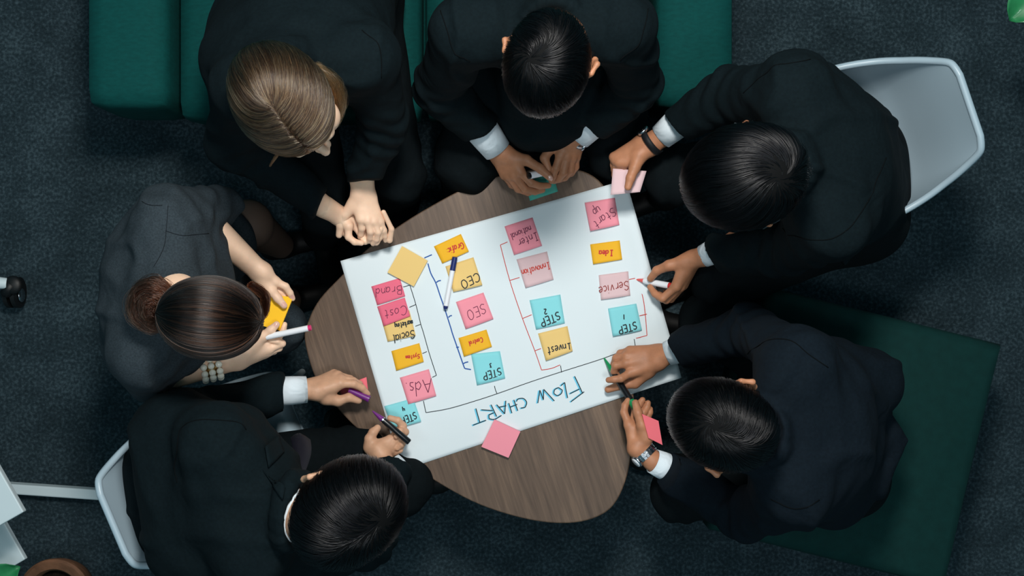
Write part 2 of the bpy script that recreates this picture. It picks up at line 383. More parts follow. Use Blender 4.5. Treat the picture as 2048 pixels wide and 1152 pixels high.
def sdf_grad(groups, p, e=1e-3):
    g = np.stack([model_d(groups, p + np.eye(3)[j] * e) - model_d(groups, p - np.eye(3)[j] * e) for j in range(3)], 1)
    return g / (np.linalg.norm(g, axis=1, keepdims=True) + 1e-9)
def project(groups, p, off=0.0, it=4):
    p = np.array(p, float)
    for _ in range(it): p = p - sdf_grad(groups, p) * (model_d(groups, p) - off)[:, None]
    return p
def join(meshes):
    v = []; f = []; n = 0
    for a, b in meshes: v.append(a); f.append(b + n); n += len(a)
    return np.concatenate(v), np.concatenate(f)
def wrinkle(V, amp, freq, seed=0, anis=None):
    out = V.copy(); q = V * freq + seed
    if anis is not None: q = q @ np.asarray(anis)
    n1 = np.array([mnoise.noise(Vector(x)) for x in q]); return n1 * amp
# ---------------------------------------------------------------- floor
structure('floor', [(-3.2, -2.6, 0), (3.2, -2.6, 0), (3.2, 2.8, 0), (-3.2, 2.8, 0)], [(0, 1, 2, 3)], M['carpet'])

# ---------------------------------------------------------------- sofa
def soft_box(name, parent, lo, hi, mat, r=0.03, puff=0.0, label=None):
    lo = np.asarray(lo, float); hi = np.asarray(hi, float); nx, ny, nz = [max(3, int((hi[i] - lo[i]) / 0.045)) for i in range(3)]
    v = {}; vs = []; fs = []
    def vid(p):
        k = tuple(np.round(p, 5))
        if k not in v: v[k] = len(vs); vs.append(p)
        return v[k]
    ns = (nx, ny, nz)
    for ax in range(3):
        u, w = (ax + 1) % 3, (ax + 2) % 3
        for side in (0, 1):
            for i in range(ns[u]):
                for j in range(ns[w]):
                    q = []
                    for di, dj in ((0, 0), (1, 0), (1, 1), (0, 1)):
                        p = np.zeros(3); p[ax] = side; p[u] = (i + di) / ns[u]; p[w] = (j + dj) / ns[w]; q.append(vid(p))
                    fs.append(tuple(q if side else q[::-1]))
    c = (lo + hi) / 2; h = (hi - lo) / 2; out = []
    for p in vs:
        q = (np.asarray(p) * 2 - 1)
        x = c + q * h
        core = np.clip(x, lo + r, hi - r); d = x - core; L = np.linalg.norm(d)
        if L > 1e-9: x = core + d / L * r if (np.abs(d) > 1e-9).sum() > 1 else x
        if puff: x = x + np.array([0, 0, puff * (1 - q[0] ** 2) * (1 - q[1] ** 2) * (1 if q[2] > 0 else 0)])
        out.append(x)
    return part(name, parent, out, fs, mat, label)
SX0, SX1, SX2, SX3 = -1.075, -0.872, 0.366, 0.562
sofa = thing('sofa', 'teal fabric sofa with two seat cushions along the upper edge', 'sofa', (-0.25, 0.9, 0))
soft_box('sofa_arm', sofa, (SX0, 0.457, 0.20), (SX1, 1.30, 0.485), M['sofa'], 0.03)
soft_box('sofa_arm', sofa, (SX2, 0.457, 0.20), (SX3, 1.30, 0.485), M['sofa'], 0.03)
soft_box('seat_cushion', sofa, (SX1 + 0.012, 0.433, 0.27), (-0.235, 1.16, 0.43), M['sofa'], 0.03, 0.012)
soft_box('seat_cushion', sofa, (-0.225, 0.433, 0.27), (SX2 - 0.012, 1.16, 0.43), M['sofa'], 0.03, 0.012)
soft_box('sofa_base', sofa, (SX0 + 0.03, 0.52, 0.09), (SX3 - 0.03, 1.29, 0.28), M['sofa'], 0.015)
soft_box('backrest', sofa, (SX1 - 0.1, 1.13, 0.2), (SX2 + 0.1, 1.32, 0.80), M['sofa'], 0.04)
for x, y in ((SX0 + .08, .52), (SX3 - .08, .52), (SX0 + .08, 1.2), (SX3 - .08, 1.2)):
    MB().tube([(x, y, 0), (x, y, 0.1)], [0.015, 0.02]).part('leg', sofa, M['dark'])

# ---------------------------------------------------------------- ottoman
tl, tr, br = P(1537, 573, .42), P(2011, 690, .42), P(1895, 1180, .42)
bl = tl + br - tr
ott = thing('ottoman', 'large square dark green ottoman under the man with the green marker', 'ottoman', ((tl + br) / 2) * (1, 1, 0))
def quad_slab(name, parent, c4, z0, z1, mat, r=0.02, n=10):
    c4 = [np.asarray(q, float) for q in c4]; vs = []; fs = []
    prof = [(0.0, z0), (0.0, z1 - r), (r * .3, z1 - r * .3), (r, z1)]
    ctr = sum(c4) / 4; per = []
    for k in range(4):
        a, b = c4[k], c4[(k + 1) % 4]
        for i in range(n): per.append(a + (b - a) * i / n)
    m = len(per)
    for ins, z in prof:
        for p in per:
            d = unit((ctr - p) * (1, 1, 0)); q = p + d * ins * 1.2; vs.append((q[0], q[1], z))
    for j in range(len(prof) - 1):
        for i in range(m): fs.append((j * m + i, j * m + (i + 1) % m, (j + 1) * m + (i + 1) % m, (j + 1) * m + i))
    fs.append(tuple((len(prof) - 1) * m + i for i in range(m))); fs.append(tuple(range(m))[::-1])
    return part(name, parent, vs, fs, mat)
oq = [bl, br, tr, tl]
quad_slab('cushion', ott, oq, 0.30, 0.42, M['ottoman'], 0.03)
cc = sum(oq) / 4
quad_slab('base', ott, [cc + (q - cc) * 0.98 for q in oq], 0.07, 0.295, M['ottoman'], 0.01)
for q in oq:
    q = cc + (q - cc) * 0.88; MB().tube([(q[0], q[1], 0), (q[0], q[1], 0.08)], 0.02).part('leg', ott, M['dark'])

# ---------------------------------------------------------------- coffee table
outline = [(609, 680), (617, 640), (640, 597), (686, 548), (735, 497), (800, 450), (860, 413), (930, 376), (1000, 351), (1080, 337), (1156, 339),
           (1205, 368), (1235, 430), (1252, 540), (1262, 680), (1268, 800), (1266, 870), (1255, 950), (1228, 1010), (1185, 1038), (1125, 1047),
           (1050, 1038), (960, 1010), (880, 968), (800, 915), (720, 862), (665, 805), (630, 755)]
tp = [P(x, y, TABLE_Z)[:2] for x, y in outline]; tp = catmull(tp, True, 5)[::-1]
tcen = np.mean(tp, 0)
table = thing('coffee_table', 'low walnut coffee table with rounded triangular top under the flow chart', 'table', (tcen[0], tcen[1], 0))
vs = []; fs = []; m = len(tp)
for sc_, z in ((0.93, TABLE_Z - .028), (0.995, TABLE_Z - .010), (1.0, TABLE_Z - .004), (0.997, TABLE_Z - .001), (0.992, TABLE_Z)):
    for p in tp: q = tcen + (p - tcen) * sc_; vs.append((q[0], q[1], z))
for j in range(4):
    for i in range(m): fs.append((j * m + i, j * m + (i + 1) % m, (j + 1) * m + (i + 1) % m, (j + 1) * m + i))
fs.append(tuple(4 * m + i for i in range(m))); fs.append(tuple(range(m))[::-1])
part('table_top', table, vs, fs, M['wood'], smooth=False)
for x, y, X, Y in ((760, 640, 730, 640), (1150, 450, 1170, 440), (1150, 930, 1160, 950)):
    a = P(x, y, TABLE_Z - .03); b = P(X, Y, 0.0)
    MB().tube([b, a], [0.014, 0.024]).part('leg', table, M['wood'])

# ---------------------------------------------------------------- shell chairs
def shell_chair(label, back_px, front_px, group='white shell chairs', wide=1.0):
    bk = P(*back_px, .80); fr = P(*front_px, .44)
    fwd = unit((fr - bk) * (1, 1, 0)); side = np.array([fwd[1], -fwd[0], 0.0]); depth = np.linalg.norm((fr - bk)[:2])
    base = (bk + fr) / 2 * (1, 1, 0)
    ch = thing('shell_chair', label, 'chair', base, group)
    # rows from seat front edge to the top of the back: (distance from back, height, half width, side curl height, edge forward)
    rows = [(1.00, .405, .195, .000), (.985, .437, .205, .002), (.94, .450, .212, .012), (.80, .442, .222, .045), (.62, .430, .228, .095), (.44, .428, .230, .150),
            (.30, .440, .228, .185), (.20, .470, .222, .185), (.13, .525, .212, .160), (.085, .60, .196, .115), (.05, .675, .172, .065), (.025, .735, .148, .028), (.008, .778, .128, .008), (.003, .792, .112, .003), (0.0, .800, .085, .0)]
    rows = catmull([np.array(r) for r in rows], False, 3)
    nu = 28; vs = []; fs = []
    for t, z, w, curl in rows:
        for i in range(nu + 1):
            u = -1 + 2 * i / nu; e = abs(u) ** 2.6
            back = 1 - min(1, max(0, (z - .45) / .2)) if t < .5 else 1
            wrapf = curl * (0.55 if t < .45 else 0.05) * e            # the sides of the back wrap forward
            p = bk * (1, 1, 0) + fwd * (t * depth + wrapf) + side * (w * wide * math.sin(u * 1.35) / math.sin(1.35)) + np.array([0, 0, z + curl * e * (0.55 + .45 * back)])
            vs.append(p)
    nr = len(rows)
    for j in range(nr - 1):
        for i in range(nu): fs.append((j * (nu + 1) + i, j * (nu + 1) + i + 1, (j + 1) * (nu + 1) + i + 1, (j + 1) * (nu + 1) + i))
    s = part('seat_shell', ch, vs, fs, M['plastic'])
    mod(s, 'SOLIDIFY', thickness=0.011, offset=0.0); mod(s, 'BEVEL', width=0.003, segments=2)
    # rolled rim
    rim = [vs[i] for i in range(nu + 1)] + [vs[j * (nu + 1) + nu] for j in range(1, nr)] + [vs[(nr - 1) * (nu + 1) + i] for i in range(nu - 1, -1, -1)] + [vs[j * (nu + 1)] for j in range(nr - 2, 0, -1)]
    mb = MB(); R_ = 0.0085; k = len(rim); ring = []
    mb.tube(rim + [rim[0], rim[1]], R_, 8, False); mb.part('rim', ch, M['plastic'])
    seatc = bk * (1, 1, 0) + fwd * depth * .58
    for sx in (-1, 1):
        for sy in (-1, 1):
            a = seatc + side * sx * .11 + fwd * sy * .10 + np.array([0, 0, .42]); b = seatc + side * sx * .15 + fwd * sy * .14
            MB().tube([b, a], [0.010, 0.016]).part('leg', ch, M['white'])
    MB().box(seatc + np.array([0, 0, .405]), (.20, .20, .02), math.atan2(fwd[1], fwd[0])).part('seat_mount', ch, M['dark'])
    return ch
shell_chair('white plastic shell chair under the man writing with the red marker', (1940, 211), (1520, 360), wide=.84)
shell_chair('white plastic shell chair under the man with the navy tie, near the white floor bar', (226, 1048), (600, 872), wide=.84)

# ---------------------------------------------------------------- white stand, side table, plants
st = thing('flipchart_stand', 'black rubber castor on the end of a white stand foot, on the carpet', 'stand', P(20, 580, 0))
MB().tube([P(-60, 556, .11), P(0, 566, .105), P(14, 567, .10)], [.017, .017, .016]).part('foot_bar', st, M['white'])
c = P(28, 585, .045)
mb = MB(); mb.tube([c + (-.016, 0, 0), c + (-.004, 0, 0)], .045, 24); mb.tube([c + (.006, 0, 0), c + (.018, 0, 0)], .045, 24); mb.part('wheel', st, M['dark'])
mb = MB(); mb.tube([c + (.001, 0, 0), c + (.0, .0, .05), P(26, 568, .10)], [.012, .016, .018]); mb.sphere(P(26, 570, .10), .027, sc3=(1, 1, .5)); mb.part('wheel_fork', st, M['dark'])
MB().tube([c + (.019, -.008, 0), c + (.024, -.008, 0)], .02, 16).part('wheel_cap', st, M['metal'])

a, b = P(-120, 966, .02), P(420, 1003, .02)
bar = MB(); d = unit(b - a); bar.box((a + b) / 2, (np.linalg.norm(b - a), .030, .04), math.atan2(d[1], d[0]))
fb = thing('floor_bar', 'straight white bar lying on the carpet behind the shell chair', 'bar', (a + b) / 2 * (1, 1, 0), mesh=(bar.v, bar.f), mat=M['white'], smooth=False)
mod(fb, 'BEVEL', width=.004, segments=2)

stt = thing('step_table', 'two-level white side table beside the plant pot', 'table', P(0, 1080, 0))
def slab_px(name, parent, pts, z, th, mat):
    mb = MB(); mb.prism([P(x, y, z)[:2] for x, y in pts][::-1], z - th, z); o = mb.part(name, parent, mat, smooth=False); mod(o, 'BEVEL', width=.003, segments=2); return o
slab_px('upper_shelf', stt, [(-280, 750), (-75, 810), (47, 1024), (-200, 1165)], .50, .02, M['white'])
slab_px('lower_shelf', stt, [(-280, 900), (-40, 960), (50, 1119), (-150, 1235)], .26, .02, M['white'])
for x, y in ((-230, 1130), (-230, 960), (-180, 1190)):
    q = P(x, y, .48); MB().tube([(q[0], q[1], 0), (q[0], q[1], .485)], .010).part('leg', stt, M['white'])

pc = P(107, 1192, .13)
pot = thing('plant_pot', 'round brown wooden planter with dark soil at the frame corner', 'pot', pc * (1, 1, 0))
mb = MB(); prof = [(.05, 0), (.078, .03), (.096, .08), (.104, .118), (.103, .126), (.096, .131), (.076, .129), (.070, .12), (.066, .09)]
n = 48; v = []; f = []
for r, z in prof:
    for i in range(n): th = 2 * math.pi * i / n; v.append((pc[0] + r * math.cos(th), pc[1] + r * math.sin(th), z))
for j in range(len(prof) - 1):
    for i in range(n): f.append((j * n + i, j * n + (i + 1) % n, (j + 1) * n + (i + 1) % n, (j + 1) * n + i))
f.append(tuple(range(n))[::-1]); mb.add(v, f); mb.part('pot_body', pot, M['bowl'])
MB().tube([pc + (0, 0, -.05), pc + (0, 0, -.03)], .066, 32).part('soil', pot, M['soil'])

def leaf_mesh(parent, stem0, base, tip, width, cup=.02):
    base = np.asarray(base, float); tip = np.asarray(tip, float); ax = tip - base; L = np.linalg.norm(ax); t = ax / L
    s = unit(np.cross(t, (0, 0, 1))); up = np.cross(s, t); vs = []; fs = []; nu, nv = 12, 8
    for i in range(nu + 1):
        u = i / nu; w = width * math.sin(math.pi * min(1, u * .93 + .05)) ** .55
        for j in range(nv + 1):
            q = -1 + 2 * j / nv; vs.append(base + t * L * u + s * w * q + up * (cup * abs(q) ** 1.3 + .02 * math.sin(u * 3)))
    for i in range(nu):
        for j in range(nv): fs.append((i * (nv + 1) + j, (i + 1) * (nv + 1) + j, (i + 1) * (nv + 1) + j + 1, i * (nv + 1) + j + 1))
    o = part('leaf', parent, vs, fs, M['leaf']); mod(o, 'SOLIDIFY', thickness=.0012)
    MB().tube([stem0, (np.asarray(stem0) + base) / 2 + (0, 0, .03), base, base + t * L * .8 + up * .004], [.004, .003, .0025, .001], 8).part('stem', parent, M['leaf'])
pl = thing('potted_plant', 'small plant with a broad green leaf in the brown planter', 'plant', pc + (0, 0, -.025))
leaf_mesh(pl, pc + (0, 0, -.025), P(-55, 1195, .34), P(42, 1132, .36), .05)
leaf_mesh(pl, pc + (0, 0, -.025), P(60, 1230, .34), P(100, 1300, .42), .03)
pq = P(2330, -230, .3)
pot2 = thing('floor_plant', 'green leafy plant whose leaf tip enters at the upper corner of carpet', 'plant', pq * (1, 1, 0))
mb = MB(); mb.tube([(pq[0], pq[1], 0), (pq[0], pq[1], .28)], [.09, .12], 32); mb.part('pot', pot2, M['bowl'])
leaf_mesh(pot2, pq + (0, 0, -.02), P(2085, -45, .62), P(2018, 42, .60), .050)
leaf_mesh(pot2, pq + (0, 0, -.02), P(2170, -60, .62), P(2260, 10, .60), .050)

# ---------------------------------------------------------------- the large paper
PC = [np.array(q, float) for q in ((681, 522), (1251, 360), (1362, 755), (803, 941))]
def paper_px(u, v): return (1 - v) * ((1 - u) * PC[0] + u * PC[1]) + v * ((1 - u) * PC[3] + u * PC[2])
PAPER_Z = TABLE_Z + .0015
def paper_z(u, v):
    z = PAPER_Z
    z += .010 * math.exp(-((u - .99) / .05) ** 2) * (0.6 + .4 * math.sin(9 * v)) + .005 * math.exp(-((u - .93 - .05 * math.sin(5 * v)) / .02) ** 2) * max(0, math.sin(6 * v - 1))
    z += .0035 * max(0, 1 - abs(u - .90 - .10 * (v - .55)) / .018) * math.exp(-((v - .62) / .22) ** 2) + .0030 * max(0, 1 - abs(u - .965 + .12 * (v - .7)) / .014) * math.exp(-((v - .75) / .2) ** 2)
    z += .0012 * (1 + math.sin(7 * u + 3 * v))
    return z
nu, nv = 80, 60; vs = []; fs = []
for j in range(nv + 1):
    for i in range(nu + 1):
        u, v = i / nu, j / nv; x, y = paper_px(u, v); z = paper_z(u, v); q = P(x, y, TABLE_Z); vs.append((q[0], q[1], z))
for j in range(nv):
    for i in range(nu): fs.append((j * (nu + 1) + i, (j + 1) * (nu + 1) + i, (j + 1) * (nu + 1) + i + 1, j * (nu + 1) + i + 1))
pcn = np.mean(vs, 0)
paper = thing('flow_chart_sheet', 'large white paper sheet with a hand-drawn flow chart on the walnut table', 'paper', pcn, mesh=(vs, fs), mat=M['paper'])
mod(paper, 'SOLIDIFY', thickness=.0005, offset=-1)
PM = np.array([[PC[1][0] - PC[0][0], PC[3][0] - PC[0][0]], [PC[1][1] - PC[0][1], PC[3][1] - PC[0][1]]])
def surf_z(x, y):
    u, v = np.linalg.solve(PM, np.array([x, y]) - PC[0])
    if -.02 < u < 1.02 and -.02 < v < 1.02: return paper_z(min(max(u, 0), 1), min(max(v, 0), 1))
    return TABLE_Z

# ---------------------------------------------------------------- handwriting
GL = {  # strokes on a 1 x 1 em, y up
 'A': [[(0, 0), (.4, 1), (.8, 0)], [(.15, .38), (.66, .38)]], 'B': [[(.05, 0), (.05, 1)], [(.05, 1), (.5, .95), (.55, .7), (.4, .55), (.05, .5), (.55, .42), (.62, .15), (.4, 0), (.05, 0)]],
 'C': [[(.7, .85), (.5, 1), (.2, .9), (.02, .5), (.15, .1), (.45, 0), (.7, .15)]], 'D': [[(.05, 0), (.05, 1), (.45, .95), (.7, .5), (.4, .05), (.05, 0)]],
 'E': [[(.6, 1), (.05, 1), (.05, 0), (.62, 0)], [(.05, .5), (.5, .5)]], 'F': [[(.05, 0), (.05, 1), (.7, 1)], [(.05, .55), (.55, .55)]],
 'G': [[(.7, .85), (.45, 1), (.1, .8), (.02, .4), (.25, .02), (.6, .1), (.68, .45), (.4, .45)]],
 'H': [[(.05, 0), (.05, 1)], [(.65, 0), (.65, 1)], [(0, .5), (.7, .5)]], 'I': [[(.1, 1), (.5, 1)], [(.3, 1), (.3, 0)], [(.05, 0), (.55, 0)]],
 'L': [[(.05, 1), (.05, 0), (.6, 0)]], 'O': [[(.35, 1), (.08, .8), (.02, .4), (.25, 0), (.6, .1), (.7, .55), (.55, .95), (.35, 1)]],
 'P': [[(.05, 0), (.05, 1), (.5, .98), (.62, .75), (.45, .52), (.05, .5)]], 'R': [[(.05, 0), (.05, 1), (.5, .97), (.58, .75), (.4, .55), (.05, .5)], [(.3, .52), (.75, 0)]],
 'S': [[(.65, .85), (.4, 1), (.1, .85), (.15, .6), (.5, .45), (.62, .2), (.35, 0), (.02, .12)]], 'T': [[(0, 1), (.75, 1)], [(.38, 1), (.34, 0)]],
 'W': [[(0, 1), (.2, 0), (.42, .8), (.65, 0), (.9, 1)]],
 'a': [[(.5, .5), (.3, .62), (.05, .4), (.1, .05), (.35, .03), (.5, .3)], [(.5, .6), (.48, .1), (.6, 0)]], 'b': [[(.05, 1), (.05, 0)], [(.05, .4), (.3, .6), (.5, .3), (.3, 0), (.05, .1)]],
 'c': [[(.48, .52), (.28, .62), (.05, .35), (.2, .02), (.5, .1)]], 'd': [[(.5, .45), (.25, .6), (.03, .3), (.2, 0), (.5, .15)], [(.52, 1.05), (.5, 0)]],
 'e': [[(.05, .3), (.48, .38), (.4, .6), (.15, .55), (.03, .25), (.2, 0), (.5, .1)]], 'f': [[(.5, .95), (.3, 1), (.22, .7), (.2, -.1)], [(.02, .55), (.45, .55)]],
 'g': [[(.48, .5), (.25, .6), (.03, .3), (.25, .02), (.48, .2)], [(.5, .6), (.48, -.3), (.1, -.35)]],
 'h': [[(.05, 1), (.05, 0)], [(.05, .4), (.3, .6), (.45, .4), (.48, 0)]], 'i': [[(.15, .6), (.15, 0)], [(.15, .85), (.17, .9)]], 'k': [[(.05, 1), (.05, 0)], [(.4, .6), (.07, .3), (.45, 0)]],
 'l': [[(.1, 1), (.1, .1), (.25, 0)]], 'm': [[(.03, .6), (.03, 0)], [(.03, .4), (.2, .6), (.3, .4), (.3, 0)], [(.3, .4), (.48, .6), (.58, .4), (.6, 0)]],
 'n': [[(.05, .6), (.05, 0)], [(.05, .4), (.3, .6), (.45, .4), (.47, 0)]], 'o': [[(.28, .6), (.05, .4), (.1, .08), (.35, .02), (.5, .3), (.4, .57), (.28, .6)]],
 'p': [[(.05, .6), (.03, -.4)], [(.05, .45), (.3, .62), (.5, .35), (.3, .02), (.05, .1)]], 'r': [[(.05, .6), (.06, 0)], [(.06, .35), (.2, .55), (.42, .58)]],
 's': [[(.42, .55), (.2, .62), (.08, .45), (.38, .25), (.35, .03), (.05, .05)]], 't': [[(.2, .95), (.18, .1), (.35, 0)], [(0, .6), (.42, .62)]],
 'u': [[(.05, .6), (.08, .1), (.3, 0), (.48, .2), (.5, .6)], [(.5, .3), (.52, 0)]], 'v': [[(.02, .6), (.22, 0), (.48, .62)]], 'y': [[(.05, .6), (.25, .15)], [(.5, .6), (.1, -.4)]],
 '.': [[(.1, 0), (.13, .05)]], ':': [[(.1, .1), (.13, .15)], [(.1, .5), (.13, .55)]], '1': [[(.2, 1), (.22, 0)]], '2': [[(.05, .8), (.3, 1), (.55, .75), (.1, .05), (.6, .0)]],
 '3': [[(.05, .95), (.5, .98), (.25, .6), (.55, .3), (.3, 0), (.02, .1)]], '4': [[(.1, 1), (.05, .5), (.6, .5)], [(.5, .95), (.48, 0)]], ' ': []}
ADV = {'i': .3, 'l': .36, '.': .3, ':': .3, 'm': .75, 'W': 1.05, '1': .45, 'A': .95, ' ': .45, 'I': .8, 'C': .9, 'E': .82, 'O': .85, 'S': .82, 'T': .85, 'P': .8, 'B': .8, 'G': .85}
def ribbon(mb, pts, w, zoff=.0004):
    """flat pen line through image points, lying on the sheet"""
    pts = [np.asarray(p, float) for p in pts]
    if len(pts) > 2:
        runs = [[pts[0]]]
        for i in range(1, len(pts) - 1):
            runs[-1].append(pts[i])
            if unit(pts[i] - pts[i - 1]) @ unit(pts[i + 1] - pts[i]) < .52: runs.append([pts[i]])
        runs[-1].append(pts[-1])
        if len(runs) > 1:
            for r_ in runs: ribbon(mb, r_, w, zoff)
            return
        pts = catmull(pts, False, 4)
    v = []; f = []
    for i, p in enumerate(pts):
        t = unit(pts[min(i + 1, len(pts) - 1)] - pts[max(i - 1, 0)]); nrm = np.array([-t[1], t[0]])
        for s_ in (-1, 1):
            q = p[:2] + nrm * w * .5 * s_; z = surf_z(*p[:2]) + zoff; X = P(q[0], q[1], TABLE_Z); v.append((X[0], X[1], z))
    for i in range(len(pts) - 1): f.append((2 * i, 2 * i + 1, 2 * i + 3, 2 * i + 2))
    mb.add(v, f)
def write(mb, text, start, direc, size, w, zoff, slant=.1, squeeze=1.0, shift=(0, 0)):
    """start: image point of the baseline start; direc: reading direction in the image; letters stand to its left"""
    d = unit(direc); up = np.array([d[1], -d[0]]); x = 0.0
    rr = random.Random(text)
    for ch in text:
        g = GL[ch]; jx, jy = rr.uniform(-.03, .03), rr.uniform(-.05, .05)
        for st_ in g: ribbon(mb, [np.array(start) + shift + (d * (x + (px + slant * py)) * squeeze + up * (py + jy)) * size for px, py in st_], w, zoff)
        x += ADV.get(ch, .62) + jx
line_jobs = [('ink_blue', 2.4, [[(849, 516), (864, 509.5)], [(856, 527), (862, 547), (871.6, 565.5), (880, 590), (889, 616), (901.5, 655), (905, 667), (914.7, 695), (926, 727.7), (929.6, 737), (942, 739)],
               [(873, 565), (877, 562), (882, 561)], [(897, 635), (900, 632), (904, 631)], [(912.5, 695), (918, 694)], [(927, 727), (931, 725), (936.6, 723.6)]]),
    ('ink_black', 1.5, [[(806.6, 574), (820, 570.4), (832, 609), (841.7, 648), (852, 690), (859, 707.5), (866, 730), (873, 750.5), (864.6, 754.6)][:2], [(820, 570.4), (832, 609), (841.7, 648), (847, 665), (859, 707.5), (873, 750.5)], [(873, 750.5), (864.6, 754.6)],
               [(819, 614.7), (832, 609)], [(831, 652.5), (841.7, 648.4)], [(845, 707), (854, 703)], [(847, 801.5), (852, 825)], [(852, 825), (898, 817), (954, 800.6), (996.4, 786.6), (1060, 764), (1122, 743.6), (1208, 716), (1270, 691)],
               [(1270, 691), (1268, 678)], [(989, 771.6), (991, 780), (994.4, 787.7)], [(1121, 731), (1123, 744.7)]]),
    ('ink_red', 1.5, [[(1015, 484), (1000.7, 490)], [(1000.7, 490), (1019.5, 561), (1045, 637), (1069.6, 701.5), (1083, 740)], [(1083, 740), (1103, 736.6), (1120, 729.6)], [(1019.5, 561), (1039, 555)],
               [(1045, 637), (1063.5, 629.4)], [(1069.6, 701.5), (1082, 697)], [(1257.7, 559), (1273, 556)], [(1274, 556), (1285, 595), (1290, 630), (1293.4, 670.7)], [(1293.4, 670.7), (1271.8, 676.5)], [(1278, 631.7), (1293, 628)]])]
for ink, w, ls in line_jobs:
    for l in ls: mb = MB(); ribbon(mb, l, w); mb.part('chart_line', paper, M[ink], {'ink_blue': 'blue marker line', 'ink_black': 'thin black pen line', 'ink_red': 'thin red pen line'}[ink], smooth=False)
E = lambda *q: [(800 + x / 4.655, 720 + y / 4.655) for x, y in q]
title = [E((1625, 150), (1668, 240), (1700, 312)), E((1714, 294), (1590, 388)), E((1672, 268), (1582, 312)), E((1533, 208), (1545, 280), (1560, 352)), E((1533, 208), (1498, 238)),
         E((1475, 255), (1440, 275), (1432, 310), (1465, 330), (1500, 312), (1512, 280), (1475, 255)), E((1437, 380), (1338, 272), (1335, 370), (1302, 280), (1283, 400)),
         E((1085, 385), (1100, 362), (1150, 358), (1180, 395), (1165, 440), (1125, 447)), E((1060, 370), (1097, 472)), E((1013, 400), (1042, 494)), E((1020, 440), (1092, 412)),
         E((985, 378), (975, 500)), E((975, 500), (900, 415)), E((990, 425), (915, 440)), E((848, 415), (900, 525)), E((945, 515), (880, 552), (830, 545), (828, 510), (875, 490)), E((865, 470), (757, 463)),
         E((707, 450), (745, 585)), E((680, 606), (802, 560))]
for l in title:
    mb = MB(); ribbon(mb, [np.array(q) + (-2.2, .8) for q in l], 3.2, .0003); mb.part('shade_stroke', paper, M['ink_cyan'], smooth=False)
for l in title:
    mb = MB(); ribbon(mb, l, 1.9, .0005); mb.part('pen_stroke', paper, M['ink_black'], smooth=False)

# ---------------------------------------------------------------- sticky notes on the chart
def note(label, quad, mat, texts=(), group=None, z=None, curl=.004, thick=.0004, zo=.0012, name='sticky_note', zf=None, tilt=None):
    q = [np.array(c, float) for c in quad]; n = 8; vs = []; fs = []; ce = sum(q) / 4; zz = max(surf_z(*c) for c in q + [ce])
    for j in range(n + 1):
        for i in range(n + 1):
            u, v = i / n, j / n; p = (1 - v) * ((1 - u) * q[0] + u * q[1]) + v * ((1 - u) * q[3] + u * q[2])
            h = (zz + zo if z is None else z) + curl * abs(v - .15) ** 2.5 + curl * .3 * math.sin(3 * u) * v
            if tilt: h += tilt[0] * (u - .5) + tilt[1] * (v - .5)
            X = P(p[0], p[1], TABLE_Z if z is None else h); vs.append((X[0], X[1], h))
    for j in range(n):
        for i in range(n): fs.append((j * (n + 1) + i, (j + 1) * (n + 1) + i, (j + 1) * (n + 1) + i + 1, j * (n + 1) + i + 1))
    if thick > .001:
        m_ = len(vs); vs = vs + [(a_, b_, c_ - thick) for a_, b_, c_ in vs]; W = n + 1
        fs = fs + [tuple(x + m_ for x in f_)[::-1] for f_ in fs]
        loop_ = [i for i in range(W)] + [j * W + n for j in range(1, W)] + [n * W + i for i in range(n - 1, -1, -1)] + [j * W for j in range(n - 1, 0, -1)]
        fs += [(loop_[k], loop_[(k + 1) % len(loop_)], loop_[(k + 1) % len(loop_)] + m_, loop_[k] + m_) for k in range(len(loop_))]
    o = thing(name, label, 'sticky note' if thick < .001 else 'note pad', np.mean(vs, 0), group, mesh=(vs, fs), mat=M[mat], smooth=thick < .001)
    if thick < .001: mod(o, 'SOLIDIFY', thickness=thick, offset=-1)
    for txt, cpos, size, ink, w, dr, sq in texts:
        mb = MB(); base = np.array(cpos, float)
        global surf_z
        keep = surf_z
        inv = np.linalg.inv(np.array([[q[1][0] - q[0][0], q[3][0] - q[0][0]], [q[1][1] - q[0][1], q[3][1] - q[0][1]]]))
        def sz(x, y):
            u, v = inv @ (np.array([x, y]) - q[0]); u = min(max(u, 0), 1); v = min(max(v, 0), 1)
            return zz + zo + curl * abs(v - .15) ** 2.5 + curl * .3 * math.sin(3 * u) * v
        surf_z = sz
        write(mb, txt, base, dr, size, w, .0006, squeeze=sq)
        surf_z = keep
        mb.part('lettering', o, M[ink], smooth=False)
    return o
G = 'sticky notes on the flow chart'
D1 = (-1, .22)
note('deep pink sticky note reading Brand, at the head of its column', [(743, 573), (800, 556), (811, 592), (755, 610)], 'rose', [('Brand', (804, 571), 17, 'ink_purple', 1.3, (-1, .12), .95)], G)
note('tan sticky note reading Social, tucked beneath the Cost note', [(764, 642), (819, 620), (832, 671), (776, 683)], 'tan', [('Social', (829, 660), 16, 'ink_black', 1.9, (-1, .24), .85), ('marketing', (825, 640), 11, 'ink_black', 2.0, (-1, .22), .62)], G)
note('deep pink sticky note reading Cost, directly below Brand', [(755, 613), (810, 595), (821, 632), (768, 652)], 'rose', [('Cost', (813, 611), 18, 'ink_purple', 1.4, (-1, .24), .95)], G, zo=.0026)
note('amber sticky note reading System above the Ads note', [(783, 702), (839, 686), (848, 723), (793, 741)], 'orange', [('System', (840, 708), 8.5, 'ink_red', 1.9, (-1, .12), .85)], G)
note('light pink sticky note with large letters Ads', [(800, 755), (858, 738), (873, 791), (817, 808)], 'pink', [('Ads.', (863, 757), 27, 'ink_purple', 1.6, (-1, .18), .82)], G)
